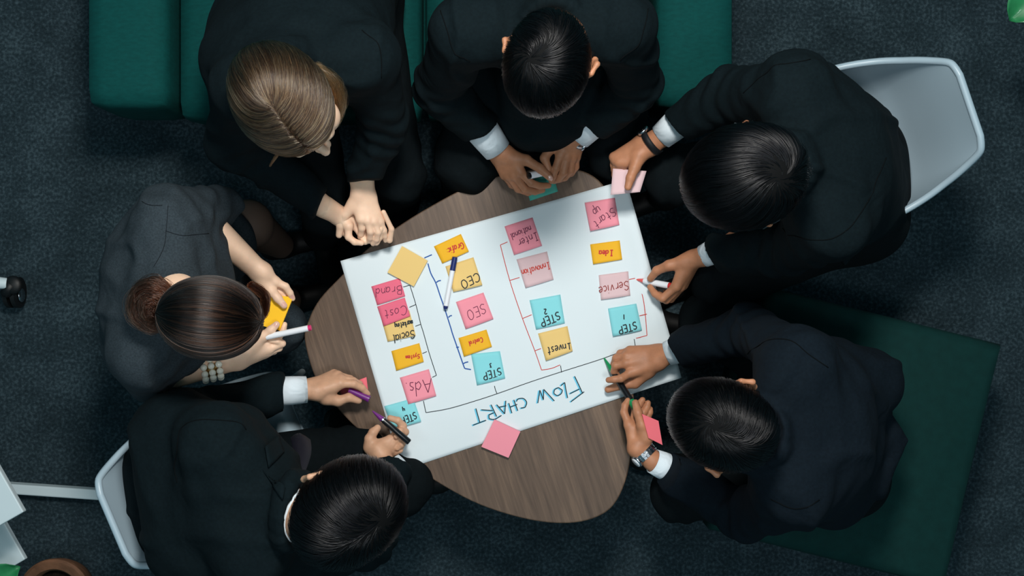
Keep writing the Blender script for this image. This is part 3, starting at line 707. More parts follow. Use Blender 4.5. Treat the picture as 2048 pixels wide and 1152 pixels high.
note('light blue Step note beside the hand with the purple marker', [(769, 812), (827, 796), (843, 842), (786, 858)], 'cyan', [('STEP', (831, 823), 14, 'ink_black', 2.2, (-1, .42), .72), ('4', (809, 812), 9, 'ink_black', 2.2, (-1, .3), .9)], G, zo=.0026)
note('amber sticky note with red scribble reading Grafic, beside the blue marker cap', [(868, 493), (922, 468), (938, 503), (885, 527)], 'orange', [('Grafic:', (925, 484), 13, 'ink_red', 2.2, (-1, .42), .72)], G)
note('tan sticky note reading CEO under the blue marker', [(891, 533), (947, 514.5), (965, 570), (907, 584)], 'tan', [('CEO', (956, 545), 17, 'ink_black', 2.0, (-1, .5), .95)], G, curl=.007)
note('pink sticky note reading SEO below the CEO note', [(912, 604), (967, 585), (987, 637.5), (931.5, 658)], 'pink', [('SEO', (968, 607), 20, 'ink_purple', 1.4, (-1, .42), .8)], G)
note('amber sticky note reading Control below the SEO note', [(917, 676), (973, 659), (984, 693), (928, 713)], 'orange', [('Control', (964, 674), 9.5, 'ink_red', 1.9, (-1, .35), .7)], G)
note('light blue Step note next to the blue line, below the amber Control note', [(942, 708), (1000, 702), (1010.5, 756), (954, 770)], 'cyan', [('STEP', (1001, 735), 15, 'ink_black', 2.3, (-1, .3), .8), ('3', (983, 726), 8, 'ink_black', 2.2, (-1, .2), .9)], G)
note('pink sticky note reading International above the Innovation note', [(1009, 453), (1065, 435), (1084, 491.6), (1028, 510)], 'pink', [('Inter', (1073, 464), 16, 'ink_purple', 1.5, (-1, .42), .85), ('national', (1060, 451), 13, 'ink_purple', 1.5, (-1, .45), .78)], G)
note('pale pink sticky note with red word Innovation', [(1033, 519), (1094, 503), (1107, 559), (1051, 576)], 'pale', [('Innovation', (1098, 524), 13.5, 'ink_red', 1.7, (-1, .3), .72)], G)
note('light blue Step note above the tan Invest note', [(1059, 600.5), (1120.6, 589), (1129.4, 646), (1072, 658.5)], 'cyan', [('STEP', (1117, 623), 16, 'ink_black', 2.4, (-1, .42), .82), ('2', (1093, 617), 11, 'ink_black', 2.3, (-1, .25), .9)], G)
note('tan sticky note reading Invest, lowest in its column', [(1076, 667), (1134.7, 652), (1145, 701.5), (1091.6, 721)], 'tan', [('Invest', (1141, 685), 16, 'ink_black', 2.2, (-1, .22), .8)], G, curl=.007)
note('pink sticky note reading Start up', [(1169, 406), (1229, 396), (1238, 450), (1180, 462.6)], 'pink', [('Start', (1225, 415), 17, 'ink_purple', 1.5, (-1, .75), .92), ('up', (1196, 412), 17, 'ink_purple', 1.5, (-.85, .6), .8)], G)
note('amber sticky note reading Idea between the Start up and Service notes', [(1180, 489), (1239, 481), (1243.7, 519), (1185.7, 528.5)], 'orange', [('Idea', (1226, 500), 11, 'ink_red', 2.6, (-1, .06), 1.0)], G)
note('pale pink sticky note with red word Service', [(1197, 550.5), (1256, 542.6), (1260, 591), (1201.5, 599.5)], 'pale', [('Service', (1256, 562), 18, 'ink_maroon', 1.7, (-1, .2), .8)], G)
note('light blue Step note below the pale pink Service note', [(1215.5, 617), (1272, 607), (1283, 660), (1225, 672.5)], 'cyan', [('STEP', (1271, 643), 15, 'ink_black', 2.4, (-1, .3), .8), ('1', (1249, 629), 10, 'ink_black', 2.3, (-1, .1), .9)], G)
note('tan sticky note pad turned as a diamond near the Brand note', [(805, 492.5), (856, 521.5), (828.5, 573), (776, 545)], 'tan', thick=.006, zo=.0085, curl=.0, name='note_pad')
note('pink sticky note pad turned as a diamond over the paper edge', [(989, 838), (1040.6, 862), (1017, 914), (963, 892)], 'pink', thick=.010, zo=.012, curl=.0, name='note_pad')
note('aqua sticky note under the hands of the man with the capped marker', [(1048, 364), (1105, 345), (1116, 383), (1060, 402)], 'aqua', curl=.001, zo=.001)
note('coral sticky note under the hand holding the purple cap', [(676, 776), (733, 754), (737, 786), (690, 806)], 'coral', curl=.002, zo=.001)

# ---------------------------------------------------------------- markers
def marker(label, segs, origin=None, group='markers in use', name='marker_pen', cat='marker'):
    """segs: (part name, material, [points], [radii]); the first is the body"""
    o = None
    for nm, mt, pts, rs in segs:
        mb = MB(); mb.tube([np.asarray(p, float) for p in pts], rs, 18)
        if o is None: o = thing(name, label, cat, np.mean(pts, 0), group, mesh=(mb.v, mb.f), mat=M[mt])
        else: part(nm, o, mb.v, mb.f, M[mt])
        tgt = o if nm == 'body' else bpy.data.objects[-1] if False else None
    return o
def lerp(a, b, t): return a + (b - a) * t
a, b = P(910, 514, .495), P(890.5, 618, .495)
marker('white marker with navy cap lying on the flow chart', [('body', 'm_white', [lerp(a, b, .24), lerp(a, b, .94)], [.0062, .0062]),
    ('cap', 'm_navy', [a, lerp(a, b, .01), lerp(a, b, .26), lerp(a, b, .261)], [.0055, .0068, .0072, .0066]), ('end_plug', 'm_navy', [lerp(a, b, .94), lerp(a, b, .985), b], [.0058, .0056, .004])], group=None)
# ---------------------------------------------------------------- people: shared anatomy
def V3(p): return P(*p) if len(p) == 3 and abs(p[0]) + abs(p[1]) > 6 else np.asarray(p, float)

def hand_groups(h, sc_=1.0):
    """h: joints given at the place where the photo shows them. Fingers are chains, thumb leaves the side of the palm."""
    w = V3(h['wrist']); fa = V3(h['forearm']); fing = [[V3(q) for q in f] for f in h['fingers']]; th = [V3(q) for q in h['thumb']]
    ws = unit(fing[-1][0] - fing[0][0]); ax = unit(w - fa); g = []; fr = h.get('fr', .0235)
    for i, f in enumerate(fing):
        k = sc_ * (0.98, 1.0, 0.96, 0.84)[i]
        rs = [.0108 * k, .0098 * k, .0088 * k, .0076 * k] if len(f) == 4 else [.0106 * k, .0094 * k, .0078 * k]
        g.append(Group(chain(f, rs), .003, .0012))
        # knuckle
        g[-1].prims.append(ell(f[0], .0118 * k))
    rs = [.0155 * sc_, .0128 * sc_, .0108 * sc_, .0088 * sc_]
    g.append(Group(chain(th, rs[:len(th)]), .005, .0015))
    palm = []
    for i, f in enumerate(fing):
        b = w + ws * (-.016 + .0105 * i) * sc_
        palm.append(cone(b, f[0], .0165 * sc_, .0118 * sc_))
    palm.append(cone(w - ws * .014 * sc_, th[0], .018 * sc_, .0165 * sc_))
    palm.append(cone(th[0], fing[0][0], .014 * sc_, .0085 * sc_)); palm.append(cone(th[0], th[1], .0165 * sc_, .012 * sc_))
    g.append(Group(palm, .010 * sc_, .005))
    if 'mid' in h: arm = [cone(w + s_ * ws * .009 * sc_, h['mid'] + s_ * ws * .004 * sc_, .0195 * sc_, .0205 * sc_) for s_ in (-1, 1)] + [cone(h['mid'], fa, .0215 * sc_, .023 * sc_)]
    else: arm = [cone(w + s_ * ws * .010 * sc_, fa + s_ * ws * .008 * sc_, .0200 * sc_, fr * sc_) for s_ in (-1, 1)]
    g.append(Group(arm, .012, .014))
    return g

def head_frame(fwd, up):
    f = unit(fwd); u = np.asarray(up, float); u = unit(u - f * (u @ f)); r = np.cross(f, u); return np.stack([r, f, u], 1)
def head_groups(c, R, neck, fem=False, k=1.0):
    hp = lambda x, y, z: c + R @ (np.array([x, y, z]) * k)
    E_ = lambda p, r: ell(hp(*p), np.array(r) * k, R)
    C_ = lambda a, b, r1, r2=None: cone(hp(*a), hp(*b), r1 * k, None if r2 is None else r2 * k)
    jw = .040 if fem else .047
    g = [Group([E_((0, -.014, .028), (.075, .094, .083)), E_((0, .035, -.02), (.060, .058, .080)), C_((jw, .015, -.070), (.010, .078, -.104), .022, .017), C_((-jw, .015, -.070), (-.010, .078, -.104), .022, .017),
                C_((-.042, .060, -.022), (.042, .060, -.022), .023), E_((0, .030, -.075), (.045, .05, .035))], .03, .01),
         Group([C_((-.032, .083, .016), (.032, .083, .016), .011)], .01, .012),
         Group([C_((-.031, .0935, -.004), (-.031, .0935, -.006), .014), C_((.031, .0935, -.004), (.031, .0935, -.006), .014)], .002, .010, op='sub'),
         Group([ell(hp(-.031, .0815, -.006), .0136 * k), ell(hp(.031, .0815, -.006), .0136 * k)], .001, .002),
         Group([C_((0, .090, .006), (0, .115, -.034), .0065, .0095), E_((-.011, .104, -.038), (.007, .009, .007)), E_((.011, .104, -.038), (.007, .009, .007))], .006, .008),
         Group([C_((-.018, .090, -.065), (.018, .090, -.065), .006), C_((0, .096, -.063), (0, .096, -.064), .0068)], .006, .003),
         Group([C_((-.014, .089, -.075), (.014, .089, -.075), .0075)], .006, .003),
         Group([C_((0, .083, -.103), (0, .083, -.105), .015)], .004, .012)]
    for s_ in (() if fem else (-1, 1)):
        g.append(Group([C_((s_ * .076, .000, -.004), (s_ * .089, -.022, .0), .010, .007), C_((s_ * .076, .000, -.022), (s_ * .084, -.016, -.018), .008, .006), C_((s_ * .094, -.030, .008), (s_ * .088, -.014, .022), .005), C_((s_ * .088, -.014, .022), (s_ * .080, .0, .016), .0045),
                        C_((s_ * .094, -.030, .008), (s_ * .086, -.020, -.028), .005, .0045), C_((s_ * .084, -.020, -.028), (s_ * .078, -.004, -.038), .0065, .006)], .006, .006))
        g.append(Group([E_((s_ * .0925, -.010, -.004), (.0065, .009, .015))], .002, .004, op='sub'))
    nb = hp(0, -.024, -.055); nk = np.asarray(neck)
    r = .050 if fem else .058
    g.append(Group([cone(nb, nk, r * k * .95, r * .90), cone(hp(0, -.035, -.02), nb, .055 * k, r * k * .95)], .02, .025))
    return g, hp

def cap_params(style, k):
    return dict(c=np.array([0, -.016, .034]) * k, r=np.array([.0835, .1065, .092]) * k) if style == 'short' else dict(c=np.array([0, -.016, .031]) * k, r=np.array([.082, .104, .090]) * k)

def make_hair(parent, hp, R, k, h, mats):
    """cap mesh with thousands of strands laid along it; h: style, whorl or part and tie points in head coordinates"""
    cp = cap_params(h['style'], k); c0, rr = cp['c'], cp['r'] * np.array(h.get('vol', (1, 1, 1)))
    F0, N0 = np.array([0, .086, h.get('front', .056)]) * k, np.array([0, -.085, -.090 if h['style'] == 'short' else -.055]) * k
    pl = unit(np.cross(N0 - F0, (1, 0, 0))); pl = pl if pl[2] > 0 else -pl
    org = hp(0, 0, 0)
    g = [Group([ell(org + R @ c0, rr - .002, R)], .01, .01),
         Group([cone(hp(s_ * .074, -.006, .02), hp(s_ * .074, -.026, -.03), .012 * k, .010 * k) for s_ in (-1, 1)], 0.0, .01)] if h['style'] == 'short' else [Group([ell(org + R @ c0, rr - .002, R)], .01, .01)]
    g.append(Group([cone(org + R @ (F0 - pl * .4), org + R @ (F0 - pl * .4), .4)], 0, .006, op='sub'))
    # side hairline: bare ears and temples
    if h['style'] == 'short': g.append(Group([ell(hp(s_ * .088, -.008, -.012), np.array([.020, .021, .034]) * k, R) for s_ in (-1, 1)], 0, .006, op='sub'))
    V, Fc = sdf_mesh(g, .004, 2)
    hair = part('hair', parent, V, Fc, M[mats[1]], h.get('label'))
    N = h.get('n', 6000); rng = np.random.default_rng(h.get('seed', 3))
    q = rng.normal(size=(N * 4, 3)); q /= np.linalg.norm(q, axis=1, keepdims=True); p = c0 + q * rr
    hl = (p - F0) @ pl + .006 * np.sin(p[:, 0] * 120) * (p[:, 1] < 0); ear = (np.abs(p[:, 0]) > .055 * k) & (np.abs(p[:, 1] + .008 * k) < .026 * k) & (p[:, 2] < .012 * k) & (h['style'] == 'short')
    p = p[(hl > 0) & ~ear][:N]; N = len(p); st = h['style']
    if st == 'parted':
        m_ = N // 2; p[:m_, 0] = rng.normal(0, .010, m_) * k; p[:m_, 1] = rng.uniform(-.07, .088, m_) * k; y_ = (p[:m_, 1] - c0[1]) / rr[1]; p[:m_, 2] = c0[2] + rr[2] * np.sqrt(np.maximum(0, 1 - y_ ** 2))
    L = h.get('length', .06) * rng.uniform(.75, 1.1, N); n = h.get('steps', 11)
    ph = rng.uniform(0, 6.28, N); lift0 = rng.uniform(-.035, .018, N); seedn = rng.normal(size=(N, 3)) * .10
    tie = None if 'tie' not in h else np.array(h['tie']) * k
    W = np.array(h.get('whorl', (0, -.03, .12))) * k
    pts = np.zeros((N, n, 3)); cur = p.copy(); done = np.zeros(N, bool)
    for s_ in range(n):
        qn = (cur - c0) / rr; qn /= np.linalg.norm(qn, axis=1, keepdims=True); t = s_ / (n - 1)
        if s_ == 0: loc = np.sin(qn[:, 0] * 43 + qn[:, 1] * 19 + 2 * np.sin(qn[:, 2] * 9)) * np.sin(qn[:, 1] * 37 - qn[:, 2] * 31 + qn[:, 0] * 13)
        lift = lift0 + .012 * loc + (h.get('lift', .03) * t - .02 * (1 - t)); 
        surf = c0 + qn * rr * (1 + lift)[:, None]; pts[:, s_] = surf
        nrm = qn / rr; nrm /= np.linalg.norm(nrm, axis=1, keepdims=True)
        if st == 'short':
            d = cur - W; r_ = np.linalg.norm(d, axis=1, keepdims=True) + 1e-6; d = d / r_
            sw = np.cross(nrm, d); d = d + sw * h.get('swirl', .8) * np.exp(-r_ / (.035 * k)) + np.array(h.get('bias', (0, .35, 0))) * np.clip(r_ / .08, 0, 1)
        elif st == 'back':
            a = cur - W; b = tie - cur; da = np.linalg.norm(a, axis=1, keepdims=True) + 1e-3; db = np.linalg.norm(b, axis=1, keepdims=True) + 1e-3
            d = a / da ** 2 * 1.25 + b / db ** 2; 
        else:  # parted
            y = np.clip(cur[:, 1], -.02 * k, .09 * k); z = .12 * k - 6.0 * (y - .0) ** 2; near = np.stack([np.full(N, h.get('px', 0.0) * k), y, z], 1)
            a = cur - near; da = np.linalg.norm(a, axis=1, keepdims=True) + 1e-3; b = tie - cur; db = np.linalg.norm(b, axis=1, keepdims=True) + 1e-3
            d = a / da * np.exp(-da / (.05 * k)) * 1.3 + b / db * (.35 + .9 * (1 - np.exp(-da / (.06 * k))))
        d = d + seedn * .5 + h.get('wave', .10) * np.stack([np.sin(cur[:, 1] * 60 + 2), np.sin(cur[:, 0] * 50 + 1), np.sin(cur[:, 0] * 40)], 1)
        d -= nrm * (d * nrm).sum(1, keepdims=True); d /= np.linalg.norm(d, axis=1, keepdims=True) + 1e-9
        stp = (L / (n - 1))[:, None]
        if tie is not None: stp = np.minimum(stp, np.linalg.norm(tie - cur, axis=1)[:, None] * .5)
        cur = cur + d * stp
    Wp = org + pts @ R.T
    if len(mats) > 2:
        q0 = (p - c0) / rr; tone = np.sin(q0[:, 0] * 61 + q0[:, 2] * 23) * np.sin(q0[:, 1] * 71 + q0[:, 0] * 17) + rng.normal(size=N) * .35 - h.get('dark', .0)
        low = tone < 0; add_strands('hair_strands', hair, [Wp[low]], M[mats[2]]); Wp = Wp[~low]
    strand_sets = [Wp]
    for ex in h.get('extra', ()): strand_sets.append(ex)
    add_strands('hair_strands', hair, strand_sets, M[mats[0]])
    return hair, g
def add_strands(name, parent, sets, mat, rad=.00042):
    cu = bpy.data.hair_curves.new(name); sizes = []; allp = []; rs = []
    for s_ in sets:
        n = s_.shape[1]; sizes += [n] * len(s_); allp.append(s_.reshape(-1, 3))
        rs.append(np.tile(rad * (1 - .55 * np.linspace(0, 1, n) ** 2), len(s_)))
    cu.add_curves(sizes); a = np.concatenate(allp) - ORIGIN[parent.name]
    cu.attributes['position'].data.foreach_set('vector', a.astype(np.float32).ravel())
    r = cu.attributes.get('radius') or cu.attributes.new('radius', 'FLOAT', 'POINT'); r.data.foreach_set('value', np.concatenate(rs).astype(np.float32))
    cu.materials.append(mat); o = bpy.data.objects.new(name, cu); sc.collection.objects.link(o); o.parent = parent; o['kind'] = 'stuff'
    ORIGIN[o.name] = ORIGIN[parent.name]; return o
def lock(path, rads, N, seed=0, n=14, twist=0.0):
    """a bunch of strands following a path of points with given bunch radii"""
    rng = np.random.default_rng(seed); path = np.array(catmull(path, False, 6)); m_ = len(path); t = np.linspace(0, m_ - 1, n)
    C = np.stack([np.interp(t, range(m_), path[:, j]) for j in range(3)], 1); r = np.interp(np.linspace(0, 1, n), np.linspace(0, 1, len(rads)), rads)
    T = np.gradient(C, axis=0); T /= np.linalg.norm(T, axis=1, keepdims=True); ref = np.array([.3, .2, .93]); A = np.cross(T, ref); A /= np.linalg.norm(A, axis=1, keepdims=True); B = np.cross(T, A)
    th = rng.uniform(0, 6.28, N); rho = np.sqrt(rng.uniform(.2, 1, N)); out = np.zeros((N, n, 3))
    w1 = rng.normal(size=(N, 3)) * .18 * np.max(r); f1 = rng.uniform(3, 8, N); p1 = rng.uniform(0, 6.28, N)
    for i in range(n):
        a = th + twist * i / n; out[:, i] = C[i] + w1 * np.sin(f1 * i / n * 2 + p1)[:, None] + (A[i] * np.cos(a)[:, None] + B[i] * np.sin(a)[:, None]) * (rho * r[i])[:, None]
    return out

def cuff(name, parent, a, b, ra, rb, mat, label=None, flat=1.0, n=28, thick=.0022):
    """open band round a limb from a to b"""
    a, b = np.asarray(a, float), np.asarray(b, float); t = unit(b - a); u = unit(np.cross(t, (0, 0, 1))); w = np.cross(u, t); v = []; f = []
    rings = [(a, ra), (a * .5 + b * .5, (ra + rb) / 2 + .0008), (b, rb), (b - t * .0005, rb - thick), (a * .5 + b * .5, (ra + rb) / 2 - thick), (a, ra - thick)]
    for c, r in rings:
        for k in range(n):
            th = 2 * math.pi * k / n; v.append(c + u * math.cos(th) * r + w * math.sin(th) * r * flat)
    m_ = len(rings)
    for j in range(m_):
        j2 = (j + 1) % m_
        for k in range(n): f.append((j * n + k, j * n + (k + 1) % n, j2 * n + (k + 1) % n, j2 * n + k))
    return part(name, parent, v, f, mat, label)

def strap_ring(parent, c, axis, r, width, mat, name='watch_strap', flat=.85, links=False):
    axis = unit(axis); u = unit(np.cross(axis, (0, 0, 1))); w = np.cross(u, axis)
    if not links: return cuff(name, parent, c - axis * width / 2, c + axis * width / 2, r, r, mat, flat=flat, thick=.0028)
    o = None; n = 22
    base = cuff(name, parent, c - axis * width * .42, c + axis * width * .42, r - .0008, r - .0008, mat, flat=flat)
    for k in range(n):
        th = 2 * math.pi * k / n; d = u * math.cos(th) + w * math.sin(th) * flat; tt = unit(-u * math.sin(th) + w * math.cos(th) * flat); nn = np.cross(tt, axis)
        for q, wd in ((-.33, .3), (0, .26), (.33, .3)):
            mb = MB(); mb.box(c + d * r + axis * q * width, (2 * math.pi * r / n * .86, width * wd, .003), ax=np.array([tt, axis, nn])); mb.part('strap_link', base, mat, smooth=False)
    return base

def nails(o, pts):
    me = o.data; me.materials.append(M['nail']); n = len(me.polygons); c = np.zeros(n * 3); me.polygons.foreach_get('center', c); c = c.reshape(-1, 3) + ORIGIN[o.name]
    nm = np.zeros(n * 3); me.polygons.foreach_get('normal', nm); nm = nm.reshape(-1, 3); idx = np.zeros(n, np.int32)
    for (q, d, r) in pts:
        q = V3(q); d2 = c - q; d2[:, 2] = 0; dd = np.array([d[0], -d[1], 0]); dd = unit(dd); s1 = d2 @ dd; s2 = d2 @ np.array([-dd[1], dd[0], 0])
        m_ = ((s1 / (r * 1.25)) ** 2 + (s2 / r) ** 2 < 1) & (nm[:, 2] > .25) & (np.abs(c[:, 2] - q[2]) < .03); idx[m_] = 1
    me.polygons.foreach_set('material_index', idx); me.update()

def shoe(parent, ankle, toe_dir, fem=False):
    a = np.asarray(ankle, float); d = unit(np.asarray(toe_dir) * (1, 1, 0)); f0 = a * (1, 1, 0)
    g = [Group([cone(f0 - d * .035 + (0, 0, .038), f0 + d * .12 + (0, 0, .030), .036, .030), cone(f0 + d * .12 + (0, 0, .03), f0 + d * .19 + (0, 0, .026), .034, .022), cone(f0 + (0, 0, .05), a + (0, 0, .02), .036, .036)], .02, .01, planes=[(f0, (0, 0, -1)), (f0 + (0, 0, .11), (0, 0, 1))])]
    v, f = sdf_mesh(g, .008, 1); v[:, 2] = np.maximum(v[:, 2], 0.0); part('shoe', parent, v, f, M['shoe'])

# ---------------------------------------------------------------- a seated person
def person(label, s):
    fem = s.get('fem', False); suit = M[s.get('suit', 'suit')]; k = s.get('hk', 1.0)
    hc = V3(s['head']); R = head_frame(s['fwd'], s.get('up', (0, 0, 1))); nk = V3(s['neck']); ch = V3(s['chest']); pv = V3(s['pelvis'])
    sh = [V3(q) for q in s['shoulders']]; el = [V3(q) for q in s['elbows']]; cf = [V3(q) for q in s['cuffs']]; hips = [V3(q) for q in s['hips']]; kn = [V3(q) for q in s['knees']]; an = [V3(q) for q in s['ankles']]
    org = pv * (1, 1, 0); side = unit(sh[1] - sh[0]); spine = unit(ch - pv); front = unit(np.cross(side, spine)); front = front if front @ ((kn[0] + kn[1]) / 2 - pv) > 0 else -front
    tw = s.get('tw', 1.0)
    # ---- body: one figure of skin
    hg, hp = head_groups(hc, R, nk, fem, k)
    parts = [sdf_mesh(hg, .0030, 1)]
    hs = s.get('hscale', .86 if fem else 1.0)
    if s.get('shirt_cuffs'):
        for h, q_ in zip(s['hands'], s['shirt_cuffs']):
            a_, b_ = V3(q_[0]), V3(q_[1]); t_ = unit(b_ - a_)
            if 'keep' not in h: h['mid'] = b_; h['forearm'] = a_ - t_ * .04
    for h in s['hands']: parts.append(sdf_mesh(hand_groups(h, hs), .0019, 1))
    inner = [Group([cone(pv - side * .07, ch - side * .07, .09, .095), cone(pv + side * .07, ch + side * .07, .09, .095), cone(ch, nk, .09, .05), cone(sh[0], sh[1], .04)], .04, .03)]
    for i in range(2):
        inner.append(Group(chain([sh[i], el[i], V3(s['hands'][i]['forearm'])], [.04, .035, .030]), .01, .02))
        inner.append(Group(chain([hips[i], kn[i], an[i]], [.07, .048, .032]) if not s.get('bare') else chain([hips[i], kn[i], an[i]], [.078, .056, .036]), .02, .03))
    parts.append(sdf_mesh(inner, .008 if s.get('bare') else .014, 1))
    me = join(parts)
    o = thing('person', label, 'person', org, None, mesh=me, mat=M[s['skin']])
    if s.get('nails'): nails(o, s['nails'])
    for sx in (-1, 1):
        e = hp(sx * .031, .0835, -.008); mb = MB(); mb.sphere(e, .0120 * k, 16, 10); ey = mb.part('eye', o, M['eye'])
        mb = MB(); mb.sphere(e + R @ (np.array([0, .0075, -.003]) * k), .0055 * k, 12, 8); mb.part('iris', ey, M['iris'])
    # ---- hair
    if s['hair']['style'] in ('back', 'parted'): ex = s['hair'].get('locks', ()); s['hair']['extra'] = [lock(*a) for a in ex]
    make_hair(o, hp, R, k, s['hair'], s['hairmat'])
    # ---- jacket or dress
    tor = [cone(pv - side * .080 * tw, ch - side * .085 * tw, .120, .118, front, 1.1), cone(pv + side * .080 * tw, ch + side * .085 * tw, .120, .118, front, 1.1), cone(pv, ch, .125, .135, front, 1.05)]
    for q in sh: tor.append(cone(ch + (q - ch) * .3, nk + (q - nk) * .72, .115 * tw, .066))
    tor += [cone(sh[0], sh[1], .058, .058), cone(ch, nk - unit(nk - ch) * .02, .12, .060)]
    jg = [Group(tor, .055, .02, planes=s.get('torso_planes', ()))]
    ar = s.get('arm_r', (.068, .058, .046) if not fem else (.056, .048, .038))
    for i in range(2):
        d = unit(cf[i] - el[i])
        if s.get('sleeve_dir'): d = unit(s['sleeve_dir'][i])
        if s.get('shirt_cuffs'): q_ = s['shirt_cuffs'][i]; d = unit(V3(q_[1]) - V3(q_[0])) if np.linalg.norm(V3(q_[1]) - V3(q_[0])) > .012 else d
        jg.append(Group(chain([sh[i], el[i], cf[i] + d * .03], [ar[0], ar[1], ar[2]]) + [ell(sh[i], ar[0] * 1.04)], .018, .028, planes=[(cf[i], d)], kp=.001))
    for e in s.get('jextra', ()):
        jg.append(Group([cone(V3(e[0]), V3(e[1]), e[2], e[3], e[4] if len(e) > 4 else None, e[5] if len(e) > 5 else 1.0)], .01, e[6] if len(e) > 6 else .03))
    naxis = unit(hp(0, -.030, -.055) - nk)
    if s.get('collar', True):
        u = side; w = unit(np.cross(naxis, u)); u = np.cross(w, naxis)
        if (w @ front) < 0: w = -w
        ring = []
        for t in np.linspace(-1, 1, 15):
            th = t * math.radians(128) - math.pi / 2; ring.append(nk + naxis * (.030 - .042 * (abs(t) ** 2)) + (u * math.cos(th) * .069 + w * math.sin(th) * .069))
        jg.append(Group([cone(ring[i], ring[i + 1], .0125, .0125, naxis, .45) for i in range(14)], .006, .010))
    V, F_ = sdf_mesh(jg, .0056, 2)
    # cloth folds: soft noise and rings where the sleeves bend
    nz = wrinkle(V, s.get('fold', .0045), 7.0, s.get('seed', 1)) + wrinkle(V, s.get('fold', .0045) * .45, 19.0, s.get('seed', 1) + 9)
    amp_ = s.get('ridge', .008)
    qv = np.stack([(V - ch) @ side * 7.0, (V - ch) @ spine * 4.0, (V - ch) @ front * 6.0], 1) + s.get('seed', 1) * 3.1
    rn = np.array([mnoise.noise(Vector(x)) for x in qv]); nz += amp_ * (np.exp(-(rn / .13) ** 2) - .45)
    for i in range(2):
        d = V - el[i]; r2 = (d * d).sum(1); ax = unit(unit(cf[i] - el[i]) + unit(el[i] - sh[i])); b = unit(np.cross(ax, (0.2, 0.1, 1)))
        nz += .0056 * np.sin((d @ ax) * 128 + 2.2 * np.sin((d @ b) * 38 + i)) * np.exp(-r2 / .085 ** 2)
        d = V - sh[i]; ax = unit(unit(el[i] - sh[i]) * .6 - spine * .6 + .2); r2 = ((V - (sh[i] * .8 + ch * .2)) ** 2).sum(1)
        nz += .0040 * np.sin((d @ ax) * 95 + 1.7 * np.sin((d @ front) * 25)) * np.exp(-r2 / .11 ** 2)
    G_ = sdf_grad(jg, V, 2e-3)
    V0 = V.copy(); V = V + G_ * nz[:, None]
    # sleeve and collar openings stay clean
    jk = part('dress' if s.get('bare') else 'jacket', o, V, F_, suit)
    def on_cloth(px, py, off=.0004, V0=V0, G_=G_, nz=nz):
        o_ = np.array([0, 0, CAM_H]); d_ = unit(P(px, py, 0.5) - o_); t_ = 1.7
        for _ in range(90):
            e_ = float(model_d(jg, (o_ + d_ * t_)[None])[0]); t_ += max(-.02, min(.05, e_ * .8))
            if abs(e_) < .0004: break
        else:
            if abs(e_) > .004: return None
        q_ = o_ + d_ * t_; k_ = np.argmin(((V0 - q_) ** 2).sum(1)); return q_ + G_[k_] * (nz[k_] + off)
    s['on_cloth'] = on_cloth
    for ln in s.get('seams', ()):
        ps = [q_ for q_ in (on_cloth(x_, y_) for x_, y_ in [tuple(v_) for v_ in catmull([np.array(w_, float) for w_ in ln], False, 5)]) if q_ is not None]
        if len(ps) > 4: mb = MB(); mb.tube(ps, s.get('seam_r', .0010), 6); mb.part('seam', jk, M[s.get('seam_mat', 'seam')])
    # ---- shirt collar and cuffs
    if s.get('shirt', True):
        u = side; w = unit(np.cross(naxis, u)); w = w if (w @ front) > 0 else -w; u = np.cross(w, naxis); v = []; f = []; n = 40
        r = .0605 if not fem else .055
        hh = s.get('collar_h', .022); rows = [(.000, .002), (hh, .0), (hh + .002, -.003), (hh - .004, -.004), (.0, .0)]
        for hz, dr in rows:
            for i in range(n + 1):
                t = -1 + 2 * i / n; th = t * math.radians(165) - math.pi / 2
                v.append(nk + naxis * (hz + .006 - .012 * abs(t) ** 3) + (u * math.cos(th) + w * math.sin(th)) * (r + dr))
        for j in range(len(rows) - 1):
            for i in range(n): f.append((j * (n + 1) + i, j * (n + 1) + i + 1, (j + 1) * (n + 1) + i + 1, (j + 1) * (n + 1) + i))
        part('shirt_collar', o, v, f, M['shirt'])
        for i, c in enumerate(s['shirt_cuffs']):
            a, b = V3(c[0]), V3(c[1]); t = unit(b - a); cuff('shirt_cuff', o, a - t * .02, b, c[2] + .001, c[3], M['shirt'], flat=c[4] if len(c) > 4 else .95)
    # ---- legs
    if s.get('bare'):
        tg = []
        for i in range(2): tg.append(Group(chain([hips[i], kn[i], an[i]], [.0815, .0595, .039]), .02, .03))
        V, F_ = sdf_mesh(tg, .008, 2); V[:, 2] = np.maximum(V[:, 2], .02); part('leg_shade_layer', o, V, F_, M['leg_shade'])  # thin layer added over the bare legs, their shade painted into its colour
    else:
        tg = [Group([cone(hips[0], hips[1], .105), cone(pv, (hips[0] + hips[1]) / 2, .11)], .03, .02)]
        kr = s.get('knee_r', .070 if not fem else .062)
        for i in range(2):
            d = unit(an[i] - kn[i]); tg.append(Group(chain([hips[i], kn[i], an[i]], [.092, kr, .050]), .03, .045, planes=[(an[i] - d * .02, d)]))
        V, F_ = sdf_mesh(tg, .0085, 2); nz = wrinkle(V, .005, 9.0, s.get('seed', 1) + 4)
        for i in range(2):
            d = V - kn[i]; r2 = (d * d).sum(1); ax = unit(hips[i] - kn[i]); nz += .004 * np.sin((d @ ax) * 85 + 2 * np.sin(d[:, 0] * 30)) * np.exp(-r2 / .13 ** 2)
        V = V + sdf_grad(tg, V, 2e-3) * nz[:, None]; V[:, 2] = np.maximum(V[:, 2], .02)
        part('trousers', o, V, F_, M['trousers'])
    td = s.get('toes', None) or unit(((kn[0] + kn[1]) / 2 - pv) * (1, 1, 0))
    for i in range(2): shoe(o, an[i], td)
